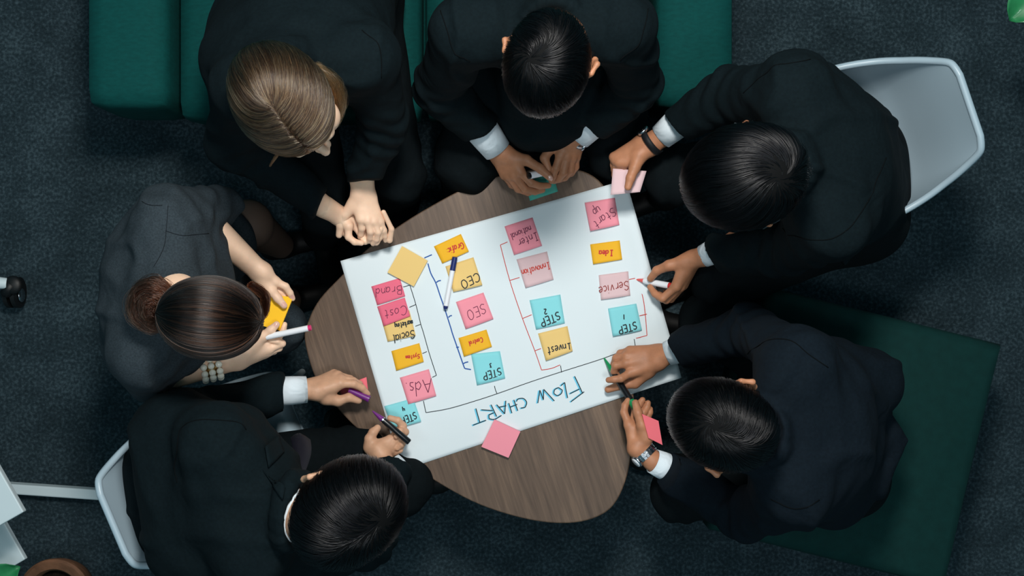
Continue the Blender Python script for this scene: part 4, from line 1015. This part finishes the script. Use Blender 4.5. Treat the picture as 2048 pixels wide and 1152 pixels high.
    s['jg'] = jg; s['o'] = o; s['hp'] = hp; s['nk'] = nk; s['front'] = front; s['side'] = side; s['naxis'] = naxis; s['ch'] = ch; s['pv'] = pv; s['jk'] = jk; s['R'] = R; s['spine'] = spine
    return o

def lapels(s, mat='suit', tie=None):
    """lapel flaps (and the shirt front between them) laid on the chest"""
    jg, o, nk, fr, sd, na, sp = s['jg'], s['o'], s['nk'], s['front'], s['side'], s['naxis'], s['spine']
    base = nk + fr * .066
    def flap(name, pts2, mt, off, nn=7):
        # pts2: rows of (left, right) in (side, down) coordinates on the chest
        vs = []; fs = []
        for (a, b) in pts2:
            for i in range(nn + 1):
                t = i / nn; x = a[0] + (b[0] - a[0]) * t; y = a[1] + (b[1] - a[1]) * t
                vs.append(nk + sd * x - sp * y + fr * .13)
        vs = np.array(vs)
        vs = project(jg, vs, off, 6)
        for j in range(len(pts2) - 1):
            for i in range(nn): fs.append((j * (nn + 1) + i, j * (nn + 1) + i + 1, (j + 1) * (nn + 1) + i + 1, (j + 1) * (nn + 1) + i))
        q = part(name, s['jk'] if 'lapel' in name else o, vs, fs, M[mt]); mod(q, 'SOLIDIFY', thickness=.003, offset=0.0); return q
    flap('shirt_front', [((-.045, .02), (.045, .02)), ((-.04, .07), (.04, .07)), ((-.028, .14), (.028, .14)), ((-.01, .24), (.01, .24))], 'shirt', .002)
    for q in (-1, 1):
        flap('lapel', [((q * .045, .01), (q * .075, .0)), ((q * .045, .05), (q * .105, .035)), ((q * .044, .08), (q * .085, .062)), ((q * .036, .12), (q * .085, .11)), ((q * .02, .20), (q * .045, .20)), ((q * .004, .27), (q * .012, .27))], mat, .006)
    if tie:
        flap('tie', [((-.014, .0), (.014, .0)), ((-.011, .025), (.011, .025)), ((-.020, .10), (.020, .10)), ((-.026, .22), (.026, .22)), ((0, .26), (.001, .26))], 'tie', .007)
# ---------------------------------------------------------------- the seven people
# man A: on the sofa, both hands together holding a capped marker
A = dict(skin='skin_tan', hairmat=('hair_black', 'cap_black'), suit='suit', seed=2, collar_h=.006,
    head=(1098, 128, 1.13), fwd=(-.16, -.78, -.62), up=(-.10, 0, 1), neck=(1095, 66, 1.01),
    seams=[[(880, 20), (893, 62), (905, 100), (940, 125)], [(1300, 15), (1290, 60), (1278, 95), (1240, 120)]], chest=(1090, 5, .86), pelvis=(1090, -130, .57), hk=.98,
    shoulders=[(925, 62, .99), (1245, 52, .99)], elbows=[(876, 178, .74), (1272, 172, .74)], cuffs=[(960, 256, .615), (1184, 242, .615)],
    hips=[(1010, -110, .53), (1170, -110, .53)], knees=[(935, 325, .47), (1240, 300, .47)], knee_r=.078,
    jextra=[((1090, 60, .74), (1090, 215, .60), .13, .11), ((1000, 150, .56), (1180, 150, .56), .11, .11)], ankles=[(925, 400, .09), (1245, 380, .09)],
    shirt_cuffs=[((962, 257, .612), (995, 301, .585), .041, .0345), ((1184, 243, .612), (1155, 274, .590), .041, .0345)],
    hair=dict(style='short', whorl=(.015, -.045, .105), length=.055, seed=1, wave=.35, bias=(.1, .6, 0)),
    hands=[dict(forearm=(950, 240, .63), wrist=(1003, 309, .575), thumb=[(1026, 316, .580), (1052, 320, .588), (1080, 337, .594), (1100, 355, .590)],
                fingers=[[(1040, 343, .575), (1062, 366, .565), (1080, 372, .550), (1097, 371, .540)], [(1029, 351, .565), (1050, 378, .548), (1070, 383, .535), (1085, 380, .53)],
                         [(1018, 352, .555), (1036, 378, .530), (1056, 385, .518), (1072, 382, .512)], [(1009, 350, .545), (1023, 370, .518), (1040, 378, .506), (1056, 378, .502)]]),
           dict(forearm=(1198, 222, .63), wrist=(1146, 284, .580), thumb=[(1120, 284, .580), (1101, 296, .584), (1089, 316, .586), (1097, 338, .584)],
                fingers=[[(1121, 309, .585), (1112, 336, .582), (1106, 352, .575), (1103, 362, .568)], [(1133, 313, .580), (1127, 345, .575), (1117, 358, .560), (1108, 362, .550)],
                         [(1144, 315, .570), (1141, 342, .555), (1130, 355, .540), (1118, 360, .532)], [(1152, 314, .558), (1152, 334, .540), (1143, 347, .525), (1131, 353, .516)]])],
    nails=[((1101, 356, .598), (20, 19), .0052)])
person('man in black suit on the sofa with both hands meeting over a small capped marker', A); lapels(A)

# man B: on the white shell chair, writing with a red marker
B = dict(skin='skin_tan', hairmat=('hair_black', 'cap_black'), suit='suit', seed=5, collar_h=.058,
    head=(1490, 354, 1.11), fwd=(-.78, -.17, -.60), up=(.10, .0, 1), neck=(1570, 330, 1.01),
    seams=[[(1490, 186), (1518, 152), (1560, 130), (1622, 117)], [(1564, 457), (1597, 477), (1655, 482), (1697, 461), (1722, 432), (1751, 370), (1775, 315)]], chest=(1650, 315, .88), pelvis=(1705, 335, .58), hk=1.06,
    shoulders=[(1590, 175, .99), (1668, 455, .97)], elbows=[(1462, 190, .80), (1570, 500, .76)], cuffs=[(1353, 248, .66), (1430, 502, .60)],
    hips=[(1720, 310, .54), (1725, 440, .54)], knees=[(1345, 350, .50), (1440, 565, .50)], ankles=[(1330, 390, .09), (1400, 560, .09)],
    shirt_cuffs=[((1353, 248, .66), (1322, 274, .640), .0355, .031), ((1430, 502, .60), (1406, 513, .585), .0315, .0275)],
    hair=dict(style='short', whorl=(-.01, -.085, .075), length=.11, steps=16, bias=(0, .9, 0), seed=2, lift=.08, vol=(1.08, 1.06, 1.05), wave=.2),
    jextra=[((1700, 280, .70), (1700, 400, .68), .105, .095), ((1690, 400, .70), (1670, 430, .66), .07, .05), ((1735, 430, .68), (1690, 528, .68), .045, .008, (0, 0, 1), .7, .008), ((1660, 460, .68), (1690, 528, .68), .040, .008, (0, 0, 1), .7, .008)],
    hands=[dict(forearm=(1350, 245, .665), wrist=(1292, 290, .625), thumb=[(1279, 311, .628), (1269, 336, .634), (1261, 356, .638), (1256, 374, .638)],
                fingers=[[(1250, 325, .615), (1246, 344, .592), (1244, 357, .586), (1243, 368, .584)], [(1240, 324, .612), (1237, 342, .590), (1236, 354, .584), (1235, 364, .582)],
                         [(1233, 321, .606), (1231, 339, .588), (1230, 350, .582), (1231, 360, .580)], [(1228, 314, .602), (1227, 330, .588), (1228, 340, .584), (1230, 349, .582)]]),
           dict(forearm=(1440, 498, .605), wrist=(1386, 518, .560), thumb=[(1368, 524, .568), (1338, 531, .562), (1314, 541, .545), (1301, 557, .525)],
                fingers=[[(1352, 573, .555), (1325, 597, .545), (1310, 588, .530), (1300, 574, .518)], [(1360, 574, .542), (1333, 600, .525), (1318, 594, .512), (1308, 583, .505)],
                         [(1366, 570, .530), (1342, 598, .512), (1328, 594, .502), (1318, 588, .498)], [(1370, 563, .520), (1352, 588, .506), (1340, 588, .498), (1330, 584, .496)]])])
person('man in black suit on the shell chair writing on the chart with a red marker', B); lapels(B)

# man C: on the ottoman, joining a green marker and its cap
C = dict(skin='skin_tan', hairmat=('hair_black', 'cap_black'), suit='suit_navy', seed=8, collar_h=.008,
    head=(1446, 846, 1.10), fwd=(-.74, .30, -.60), up=(.12, -.08, 1), neck=(1512, 866, 1.0),
    seams=[[(1483, 714), (1540, 681), (1583, 684), (1622, 709), (1658, 735)], [(1540, 1000), (1590, 1020), (1640, 1000)]], chest=(1620, 860, .88), pelvis=(1670, 880, .57), hk=1.03,
    shoulders=[(1600, 725, .99), (1590, 985, .98)], elbows=[(1500, 660, .74), (1490, 1035, .70)], cuffs=[(1357, 699, .555), (1326, 930, .575)],
    hips=[(1690, 800, .54), (1690, 950, .54)], knees=[(1415, 640, .48), (1360, 985, .49)], ankles=[(1400, 660, .09), (1370, 940, .09)],
    shirt_cuffs=[((1357, 699, .555), (1335, 707, .545), .0345, .030), ((1326, 931, .578), (1306, 922, .585), .0335, .030)],
    hair=dict(style='short', whorl=(.0, -.035, .112), length=.05, seed=3, swirl=1.4, wave=.3, bias=(0, .7, 0)),
    jextra=[((1670, 800, .70), (1665, 970, .68), .105, .095), ((1745, 960, .68), (1812, 881, .68), .040, .008, (0, 0, 1), .7, .008), ((1735, 800, .68), (1812, 881, .68), .035, .008, (0, 0, 1), .7, .008), ((1700, 880, .68), (1770, 882, .68), .07, .035), ((1640, 760, .80), (1730, 770, .74), .10, .09)],
    hands=[dict(forearm=(1378, 690, .575), wrist=(1316, 714, .535), thumb=[(1296, 742, .525), (1270, 766, .513), (1240, 771, .510), (1216, 779, .505)],
                fingers=[[(1262, 745, .535), (1242, 757, .548), (1228, 759, .546), (1217, 760, .540)], [(1252, 727, .532), (1231, 731, .526), (1228, 743, .514), (1236, 752, .508)],
                         [(1253, 712, .526), (1232, 716, .516), (1228, 728, .504), (1235, 738, .500)], [(1260, 701, .518), (1240, 706, .510), (1232, 716, .500), (1236, 727, .496)]]),
           dict(forearm=(1316, 938, .585), wrist=(1281, 898, .580), thumb=[(1291, 874, .590), (1284, 851, .598), (1276, 826, .598), (1271, 806, .588)],
                fingers=[[(1258, 850, .575), (1248, 825, .565), (1250, 811, .560), (1256, 801, .556)], [(1267, 845, .566), (1272, 818, .555), (1279, 808, .548), (1285, 800, .546)],
                         [(1277, 847, .560), (1288, 824, .550), (1294, 814, .546), (1296, 806, .544)], [(1286, 852, .556), (1296, 834, .548), (1300, 825, .545), (1301, 818, .543)]])])
person('man in midnight blue suit on the dark green ottoman holding a green marker', C); lapels(C, 'suit_navy')

# man D: on the lower shell chair, opened purple marker
D = dict(skin='skin_mid', hairmat=('hair_black', 'cap_black'), suit='suit', seed=11, collar_h=.040,
    head=(686, 1016, 1.08), fwd=(.52, .50, -.72), up=(.60, .10, .75), neck=(590, 1018, 1.02), chest=(480, 985, .88), pelvis=(390, 1020, .58), hk=1.06,
    shoulders=[(425, 880, .99), (500, 1115, .98)], elbows=[(352, 835, .78), (735, 1090, .70)], cuffs=[(566, 781, .575), (786, 932, .55)],
    hips=[(430, 950, .54), (410, 1080, .54)], knees=[(735, 905, .44), (805, 970, .47)], ankles=[(690, 840, .09), (790, 985, .09)],
    shirt_cuffs=[((568, 782, .575), (613, 779, .560), .0345, .0330), ((786, 932, .55), (780, 925, .548), .030, .029)],
    hair=dict(style='short', whorl=(.015, -.025, .115), length=.08, steps=13, seed=4, swirl=.8, bias=(-.15, .8, 0), front=.025, vol=(1.08, 1.08, 1.06), lift=.06),
    seams=[[(357, 965), (351, 905), (357, 855), (400, 838), (462, 843), (492, 860)]],
    jextra=[((330, 930, .66), (335, 1060, .66), .10, .10), ((360, 880, .85), (400, 1080, .85), .11, .12)],
    hands=[dict(forearm=(545, 783, .590), wrist=(630, 778, .555), thumb=[(652, 795, .548), (676, 802, .543), (698, 795, .540), (717, 801, .535)],
                fingers=[[(681, 767, .558), (708, 768, .556), (724, 776, .545), (735, 788, .533)], [(681, 758, .550), (706, 762, .542), (718, 768, .528), (724, 775, .518)],
                         [(675, 751, .540), (700, 758, .526), (710, 764, .512), (714, 772, .503)], [(668, 748, .528), (688, 754, .514), (698, 760, .503), (702, 768, .498)]]),
           dict(keep=1, fr=.020, forearm=(782, 940, .56), wrist=(757, 908, .535), thumb=[(742, 894, .535), (740, 878, .540), (746, 865, .540), (755, 856, .535)],
                fingers=[[(781, 880, .530), (806, 852, .540), (796, 841, .548), (780, 836, .545)], [(786, 888, .530), (810, 864, .542), (801, 862, .552), (793, 872, .550)],
                         [(788, 896, .522), (808, 878, .530), (804, 888, .538), (795, 896, .535)], [(784, 904, .515), (802, 892, .520), (800, 900, .526), (792, 906, .522)]])])
person('man with navy tie on a shell chair holding an open purple marker and its cap', D); 
def cloth_patch(s, name, pts, mat, off, label=None, n=6):
    # a folded flap of cloth laid where the photo shows it, corners in order
    q = [np.array(p_, float) for p_ in pts]; vs = []; fs = []
    for j in range(n + 1):
        for i in range(n + 1):
            u, v = i / n, j / n; x, y = (1 - v) * ((1 - u) * q[0] + u * q[1]) + v * ((1 - u) * q[3] + u * q[2]); w_ = s['on_cloth'](x, y, off)
            vs.append(w_ if w_ is not None else (vs[-1] if vs else V3((x, y, .95))))
    for j in range(n):
        for i in range(n): fs.append((j * (n + 1) + i, (j + 1) * (n + 1) + i, (j + 1) * (n + 1) + i + 1, j * (n + 1) + i + 1))
    o_ = part(name, s['jk'], vs, fs, M[mat], label); mod(o_, 'SOLIDIFY', thickness=.003, offset=0.0); return o_
cloth_patch(D, 'lapel', [(526, 940), (545, 962), (572, 975), (566, 1000)], 'suit', .005)
cloth_patch(D, 'lapel', [(528, 894), (556, 872), (566, 905), (536, 935)], 'suit', .006)

# woman E: light brown hair, hands clasped
Ew = dict(fem=True, skin='skin_fair', hairmat=('hair_blond', 'cap_blond', 'hair_blond_low'), suit='suit', seed=14, hscale=.92,
    head=(578, 208, 1.12), fwd=(.51, -.80, -.32), up=(-.16, 0, 1), neck=(560, 130, 1.03), seams=[[(724, 58), (752, 85), (762, 118), (762, 155)]], chest=(590, 95, .87), pelvis=(640, -70, .57), hk=1.04, tw=1.1,
    shoulders=[(735, 115, .98), (490, 175, .98)], elbows=[(765, 235, .77), (478, 285, .76)], cuffs=[(718, 366, .60), (640, 410, .60)],
    hips=[(720, -20, .53), (560, 0, .53)], knees=[(800, 355, .46), (655, 420, .45)], ankles=[(800, 420, .09), (640, 470, .09)],
    arm_r=(.064, .058, .038), shirt=False, sleeve_dir=[(.05, -1, -.05), (.85, -.5, -.1)],
    hair=dict(style='parted', px=.0, length=.16, steps=20, n=13000, dark=.1, seed=5, tie=(0.0, -.115, -.03), lift=.02, vol=(1.07, 1.05, 1.04), locks=[([P(*p) for p in [(630, 135, 1.12), (662, 165, 1.09), (676, 205, 1.05), (668, 245, 1.01)]], [.010, .018, .018, .006], 700, 7, 14, 1.0), ([P(*p) for p in [(560, 300, 1.10), (548, 318, 1.04), (540, 332, .98)]], [.004, .003, .002], 30, 8, 10, .3)]),
    jextra=[((690, 40, .80), (720, 120, .86), .10, .085), ((480, 200, .88), (470, 290, .76), .062, .06)],
    hands=[dict(fr=.026, forearm=(722, 350, .615), wrist=(728, 392, .585), thumb=[(708, 408, .582), (690, 429, .578), (681, 451, .570), (678, 470, .560)],
                fingers=[[(722, 438, .588), (724, 456, .578), (722, 468, .562), (720, 474, .552)], [(735, 441, .588), (741, 463, .580), (740, 475, .565), (737, 482, .555)],
                         [(748, 443, .583), (756, 464, .575), (753, 478, .562), (746, 487, .550)], [(760, 443, .575), (768, 461, .566), (770, 472, .555), (771, 481, .545)]]),
           dict(fr=.027, forearm=(645, 412, .600), wrist=(688, 436, .555), thumb=[(690, 446, .560), (689, 456, .550), (690, 464, .545), (694, 470, .54)],
                fingers=[[(697, 452, .572), (697, 474, .568), (709, 484, .566), (723, 486, .562)], [(712, 452, .550), (730, 482, .552), (738, 478, .553), (745, 470, .556)],
                         [(730, 455, .545), (752, 484, .548), (760, 474, .556), (762, 458, .574)], [(745, 460, .540), (779, 480, .545), (783, 458, .560), (767, 424, .580)]])])
person('woman in black blazer with light brown hair, hands clasped, seated on the sofa', Ew)

# woman F: dark hair in a bun, charcoal dress, holding a yellow pad
st2 = thing('round_stool', 'dark round stool under the woman with the hair bun', 'stool', P(300, 570, 0))
q = P(385, 585, .43) * (1, 1, 0); MB().tube([q + (0, 0, .33), q + (0, 0, .345), q + (0, 0, .415), q + (0, 0, .43)], [.13, .14, .14, .125], 40).part('seat', st2, M['dark'])
for a in range(4):
    t = a * math.pi / 2 + .4; MB().tube([q + (math.cos(t) * .12, math.sin(t) * .12, 0), q + (math.cos(t) * .10, math.sin(t) * .10, .34)], .013).part('leg', st2, M['dark'])
bun = [(325, 590, 1.04), (300, 580, 1.05), (285, 598, 1.04), (290, 630, 1.04), (315, 638, 1.03), (330, 615, 1.02)]
Fw = dict(fem=True, bare=True, skin='skin_fair', hairmat=('hair_brown', 'cap_brown', 'hair_brown_low'), suit='dress', seed=17, hscale=.90, collar=False, shirt=False, fold=.006, ridge=.007, seam_r=.0006, seam_mat='dress_seam',
    seams=[[(336, 414), (333, 450), (327, 494), (307, 533)], [(331, 461), (366, 471), (393, 469), (416, 467)], [(286, 405), (300, 412), (325, 414)]],
    head=(425, 636, 1.03), fwd=(.74, -.10, -.60), up=(-.05, .05, 1), neck=(352, 590, .96), chest=(345, 592, .78), pelvis=(340, 578, .53), hk=1.02, tw=1.0,
    shoulders=[(335, 455, .90), (290, 705, .88)], elbows=[(400, 442, .74), (330, 748, .74)], cuffs=[(430, 462, .745), (350, 747, .74)], sleeve_dir=[(.75, -.66, .0), (.9, -.05, 0)],
    hips=[(330, 520, .50), (330, 640, .50)], knees=[(496, 448, .41), (545, 645, .40)], ankles=[(560, 490, .09), (575, 600, .09)],
    arm_r=(.075, .062, .050),
    hair=dict(style='back', whorl=(.0, .066, .098), length=.24, steps=24, n=12000, dark=.25, seed=6, tie=(0.0, -.118, .015), lift=.012,
        locks=[([P(*p) for p in [(345, 600, 1.04), (312, 578, 1.05), (284, 592, 1.04), (282, 628, 1.03), (310, 645, 1.02), (332, 628, 1.03)]], [.012, .022, .024, .024, .020, .010], 900, 3, 16, 2.0),
               ([P(*p) for p in [(340, 615, 1.05), (315, 600, 1.065), (298, 605, 1.065), (300, 625, 1.06), (318, 632, 1.05)]], [.012, .018, .020, .018, .010], 700, 5, 14, 3.0),
               ([P(*p) for p in [(500, 570, 1.00), (528, 590, .97), (530, 620, .93), (520, 640, .90)]], [.008, .010, .008, .004], 260, 6, 12, .5)]),
    jextra=[((330, 500, .80), (310, 620, .80), .12, .12), ((305, 560, .76), (285, 690, .74), .10, .09), ((340, 440, .86), (450, 405, .70), .075, .040), ((330, 500, .56), (440, 490, .52), .115, .095),
            ((330, 640, .54), (560, 655, .42), .110, .072), ((285, 715, .80), (305, 745, .72), .075, .06), ((400, 540, .62), (380, 470, .68), .09, .08)],
    hands=[dict(fr=.034, forearm=(425, 458, .750), wrist=(522, 546, .700), thumb=[(529, 561, .696), (543, 581, .694), (556, 597, .692), (568, 611, .690)],
                fingers=[[(551, 563, .694), (571, 573, .688), (580, 586, .680), (585, 597, .672)], [(543, 572, .680), (562, 584, .670), (572, 595, .664), (577, 605, .660)],
                         [(536, 577, .670), (550, 592, .660), (560, 602, .655), (566, 612, .652)], [(530, 578, .662), (541, 593, .654), (550, 603, .650), (556, 611, .648)]]),
           dict(fr=.032, forearm=(352, 746, .735), wrist=(478, 718, .690), thumb=[(505, 692, .690), (527, 672, .696), (542, 660, .700), (553, 649, .700)],
                fingers=[[(530, 690, .678), (556, 676, .672), (566, 662, .668), (569, 649, .666)], [(538, 698, .676), (564, 687, .672), (555, 682, .680), (542, 681, .684)],
                         [(536, 704, .668), (558, 696, .662), (552, 690, .660), (540, 688, .660)], [(530, 708, .658), (548, 703, .652), (544, 697, .650), (534, 694, .650)]])],
    nails=[((567, 609, .70), (12, 14), .0048), ((551, 650, .71), (11, -10), .0046), ((584, 594, .685), (5, 12), .004)])
person('woman in charcoal dress with dark hair in a bun holding a yellow note pad', Fw)

# small worn things
def watch(s, cpx, axis_px, r, strap, face_mat, dia, links=False, flat=.85, face_dir=(0, 0, 1)):
    c = V3(cpx); ax = unit(V3(axis_px) - c); b = strap_ring(s['o'], c, ax, r, .018 if links else .016, M[strap], links=links, flat=flat)
    fd = unit(np.array(face_dir, float) - ax * (np.array(face_dir) @ ax)); cc = c + fd * (r * flat + .002); mb = MB(); mb.tube([cc - fd * .003, cc + fd * .002, cc + fd * .004, cc + fd * .005], [dia, dia, dia * .95, dia * .8], 28); w = mb.part('watch_case', s['o'], M['metal'])
    MB().tube([cc + fd * .0045, cc + fd * .0056], dia * .78, 28).part('watch_dial', w, M[face_mat])
watch(B, (1304, 284, .632), (1353, 248, .66), .0335, 'strap', 'm_black', .015, flat=.98, face_dir=(-.75, .65, .2))
watch(C, (1289, 908, .583), (1316, 938, .585), .0290, 'metal', 'm_white', .016, links=True, face_dir=(-.8, -.3, .3))
watch(A, (1150, 278, .584), (1198, 222, .63), .030, 'metal', 'm_black', .014, face_dir=(.8, -.6, -.1))
c = P(421, 732, .717); ax = unit(P(478, 718, .69) - P(352, 746, .735)); br_ = cuff('bracelet', Fw['o'], c - ax * .012, c + ax * .012, .0245, .0245, M['gold'], flat=.9)
u = unit(np.cross(ax, (0, 0, 1))); w_ = np.cross(u, ax)
for row in (-1, 0, 1):
    for kx in range(12):
        t = 2 * math.pi * kx / 12; mb = MB(); mb.sphere(c + ax * row * .0172 + (u * math.cos(t) + w_ * math.sin(t) * .92) * .0310, .0080, 14, 9); mb.part('pearl', br_, M['pearl'])
# man D: hanging tie end
D_t = [P(598, 868, .74), P(604, 905, .80), P(590, 955, .88), P(580, 985, .97)]
vs = []; fs = []; pth = catmull(D_t, False, 5)
for i, p in enumerate(pth):
    wd = .024 * (1 - .45 * i / len(pth)) * (min(1, i / 2 + .05)); sv = unit(P(635, 880, .80) - P(585, 875, .80)); vs += [p - sv * wd, p + (0, 0, .003), p + sv * wd]
for i in range(len(pth) - 1):
    for j in (0, 1): fs.append((3 * i + j, 3 * i + j + 1, 3 * i + j + 4, 3 * i + j + 3))
mod(part('tie_blade', D['o'], vs, fs, M['tie']), 'SOLIDIFY', thickness=.003)

# ---------------------------------------------------------------- held notes and markers
note('pale pink sticky notes pinched between thumb and fingers above the chart corner', [(1226, 337), (1293, 342), (1280, 384), (1221, 390)], 'pale', z=.611, curl=.004, name='sticky_note')
note('yellow sticky note pad held in both hands of the woman with the bun', [(538, 590), (586, 594), (559, 661), (519, 650)], 'yellow', thick=.007, z=.679, curl=.0, name='note_pad')
note('coral sticky note pad held beside the silver watch', [(1284, 828), (1317, 842), (1325, 890), (1297, 876)], 'coral', thick=.006, z=.606, curl=.0, name='note_pad', tilt=(-.02, 0))
def mk(label, a, b, segs):
    a, b = V3(a), V3(b); out = []
    for nm, mt, prof in segs: out.append((nm, mt, [lerp(a, b, t) for t, r in prof], [r for t, r in prof]))
    return marker(label, out, None)
mk('white marker with magenta end held out over the walnut table', (533, 674, .700), (623, 655, .705), [('body', 'm_white', [(0, .0072), (.93, .0072)]), ('end_plug', 'm_pink', [(.93, .0068), (.99, .0066), (1.0, .0045)])])
mk('short white marker with black end between the joined hands on the table', (1056, 352, .588), (1092, 344, .560), [('body', 'm_white', [(.10, .0085), (1, .0085)]), ('cap', 'm_black', [(0, .0062), (.02, .0080), (.12, .0082)])])
mk('white marker with coral tip drawing a red line on the chart', (1273, 559, .486), (1347, 573, .548), [('body', 'm_white', [(.20, .0058), (.26, .0078), (.88, .0082)]), ('nib_cone', 'm_coral', [(0, .0012), (.04, .0028), (.20, .0058)]), ('end_plug', 'm_red', [(.88, .0080), (.98, .0078), (1.0, .006)])])
mk('black marker with purple tip held upright over the Step 4 note', (745, 822, .555), (819, 885, .565), [('body', 'm_black', [(.30, .0076), (.98, .0080), (1.0, .006)]), ('nib_cone', 'm_purple', [(0, .0015), (.06, .003), (.27, .0072)]), ('collar', 'metal', [(.27, .0075), (.30, .0077)])])
mk('purple marker cap pinched in the hand above the table edge', (698, 780, .540), (738, 798, .542), [('body', 'm_purple', [(0, .0060), (.9, .0080), (1.0, .0082)]), ('rim_band', 'm_purple', [(.93, .0088), (1.02, .0088)])])
mk('black marker with green tip touching the line of the chart', (1208, 716, .486), (1276, 824, .572), [('body', 'm_black', [(.26, .0070), (.32, .0080), (.80, .0082)]), ('nib_cone', 'm_green', [(0, .0015), (.05, .003), (.26, .0070)]), ('cap', 'm_green', [(.80, .0090), (1.0, .0085)])])
# ---------------------------------------------------------------- flat shading for hard ends
for o in sc.objects:
    if o.type == 'MESH' and o.name.split('.')[0] in ('marker_pen', 'cap', 'end_plug', 'collar', 'nib_cone', 'tip', 'rim_band', 'leg', 'foot_bar', 'wheel', 'floor_bar', 'seat_mount', 'pot_body'):
        me = o.data; me.polygons.foreach_set('use_smooth', np.ones(len(me.polygons), bool))
        m_ = o.modifiers.get('edge'); 
        e = np.zeros(len(me.edges), bool)
        me.update()
        if hasattr(me, 'set_sharp_from_angle'): me.set_sharp_from_angle(angle=math.radians(40))
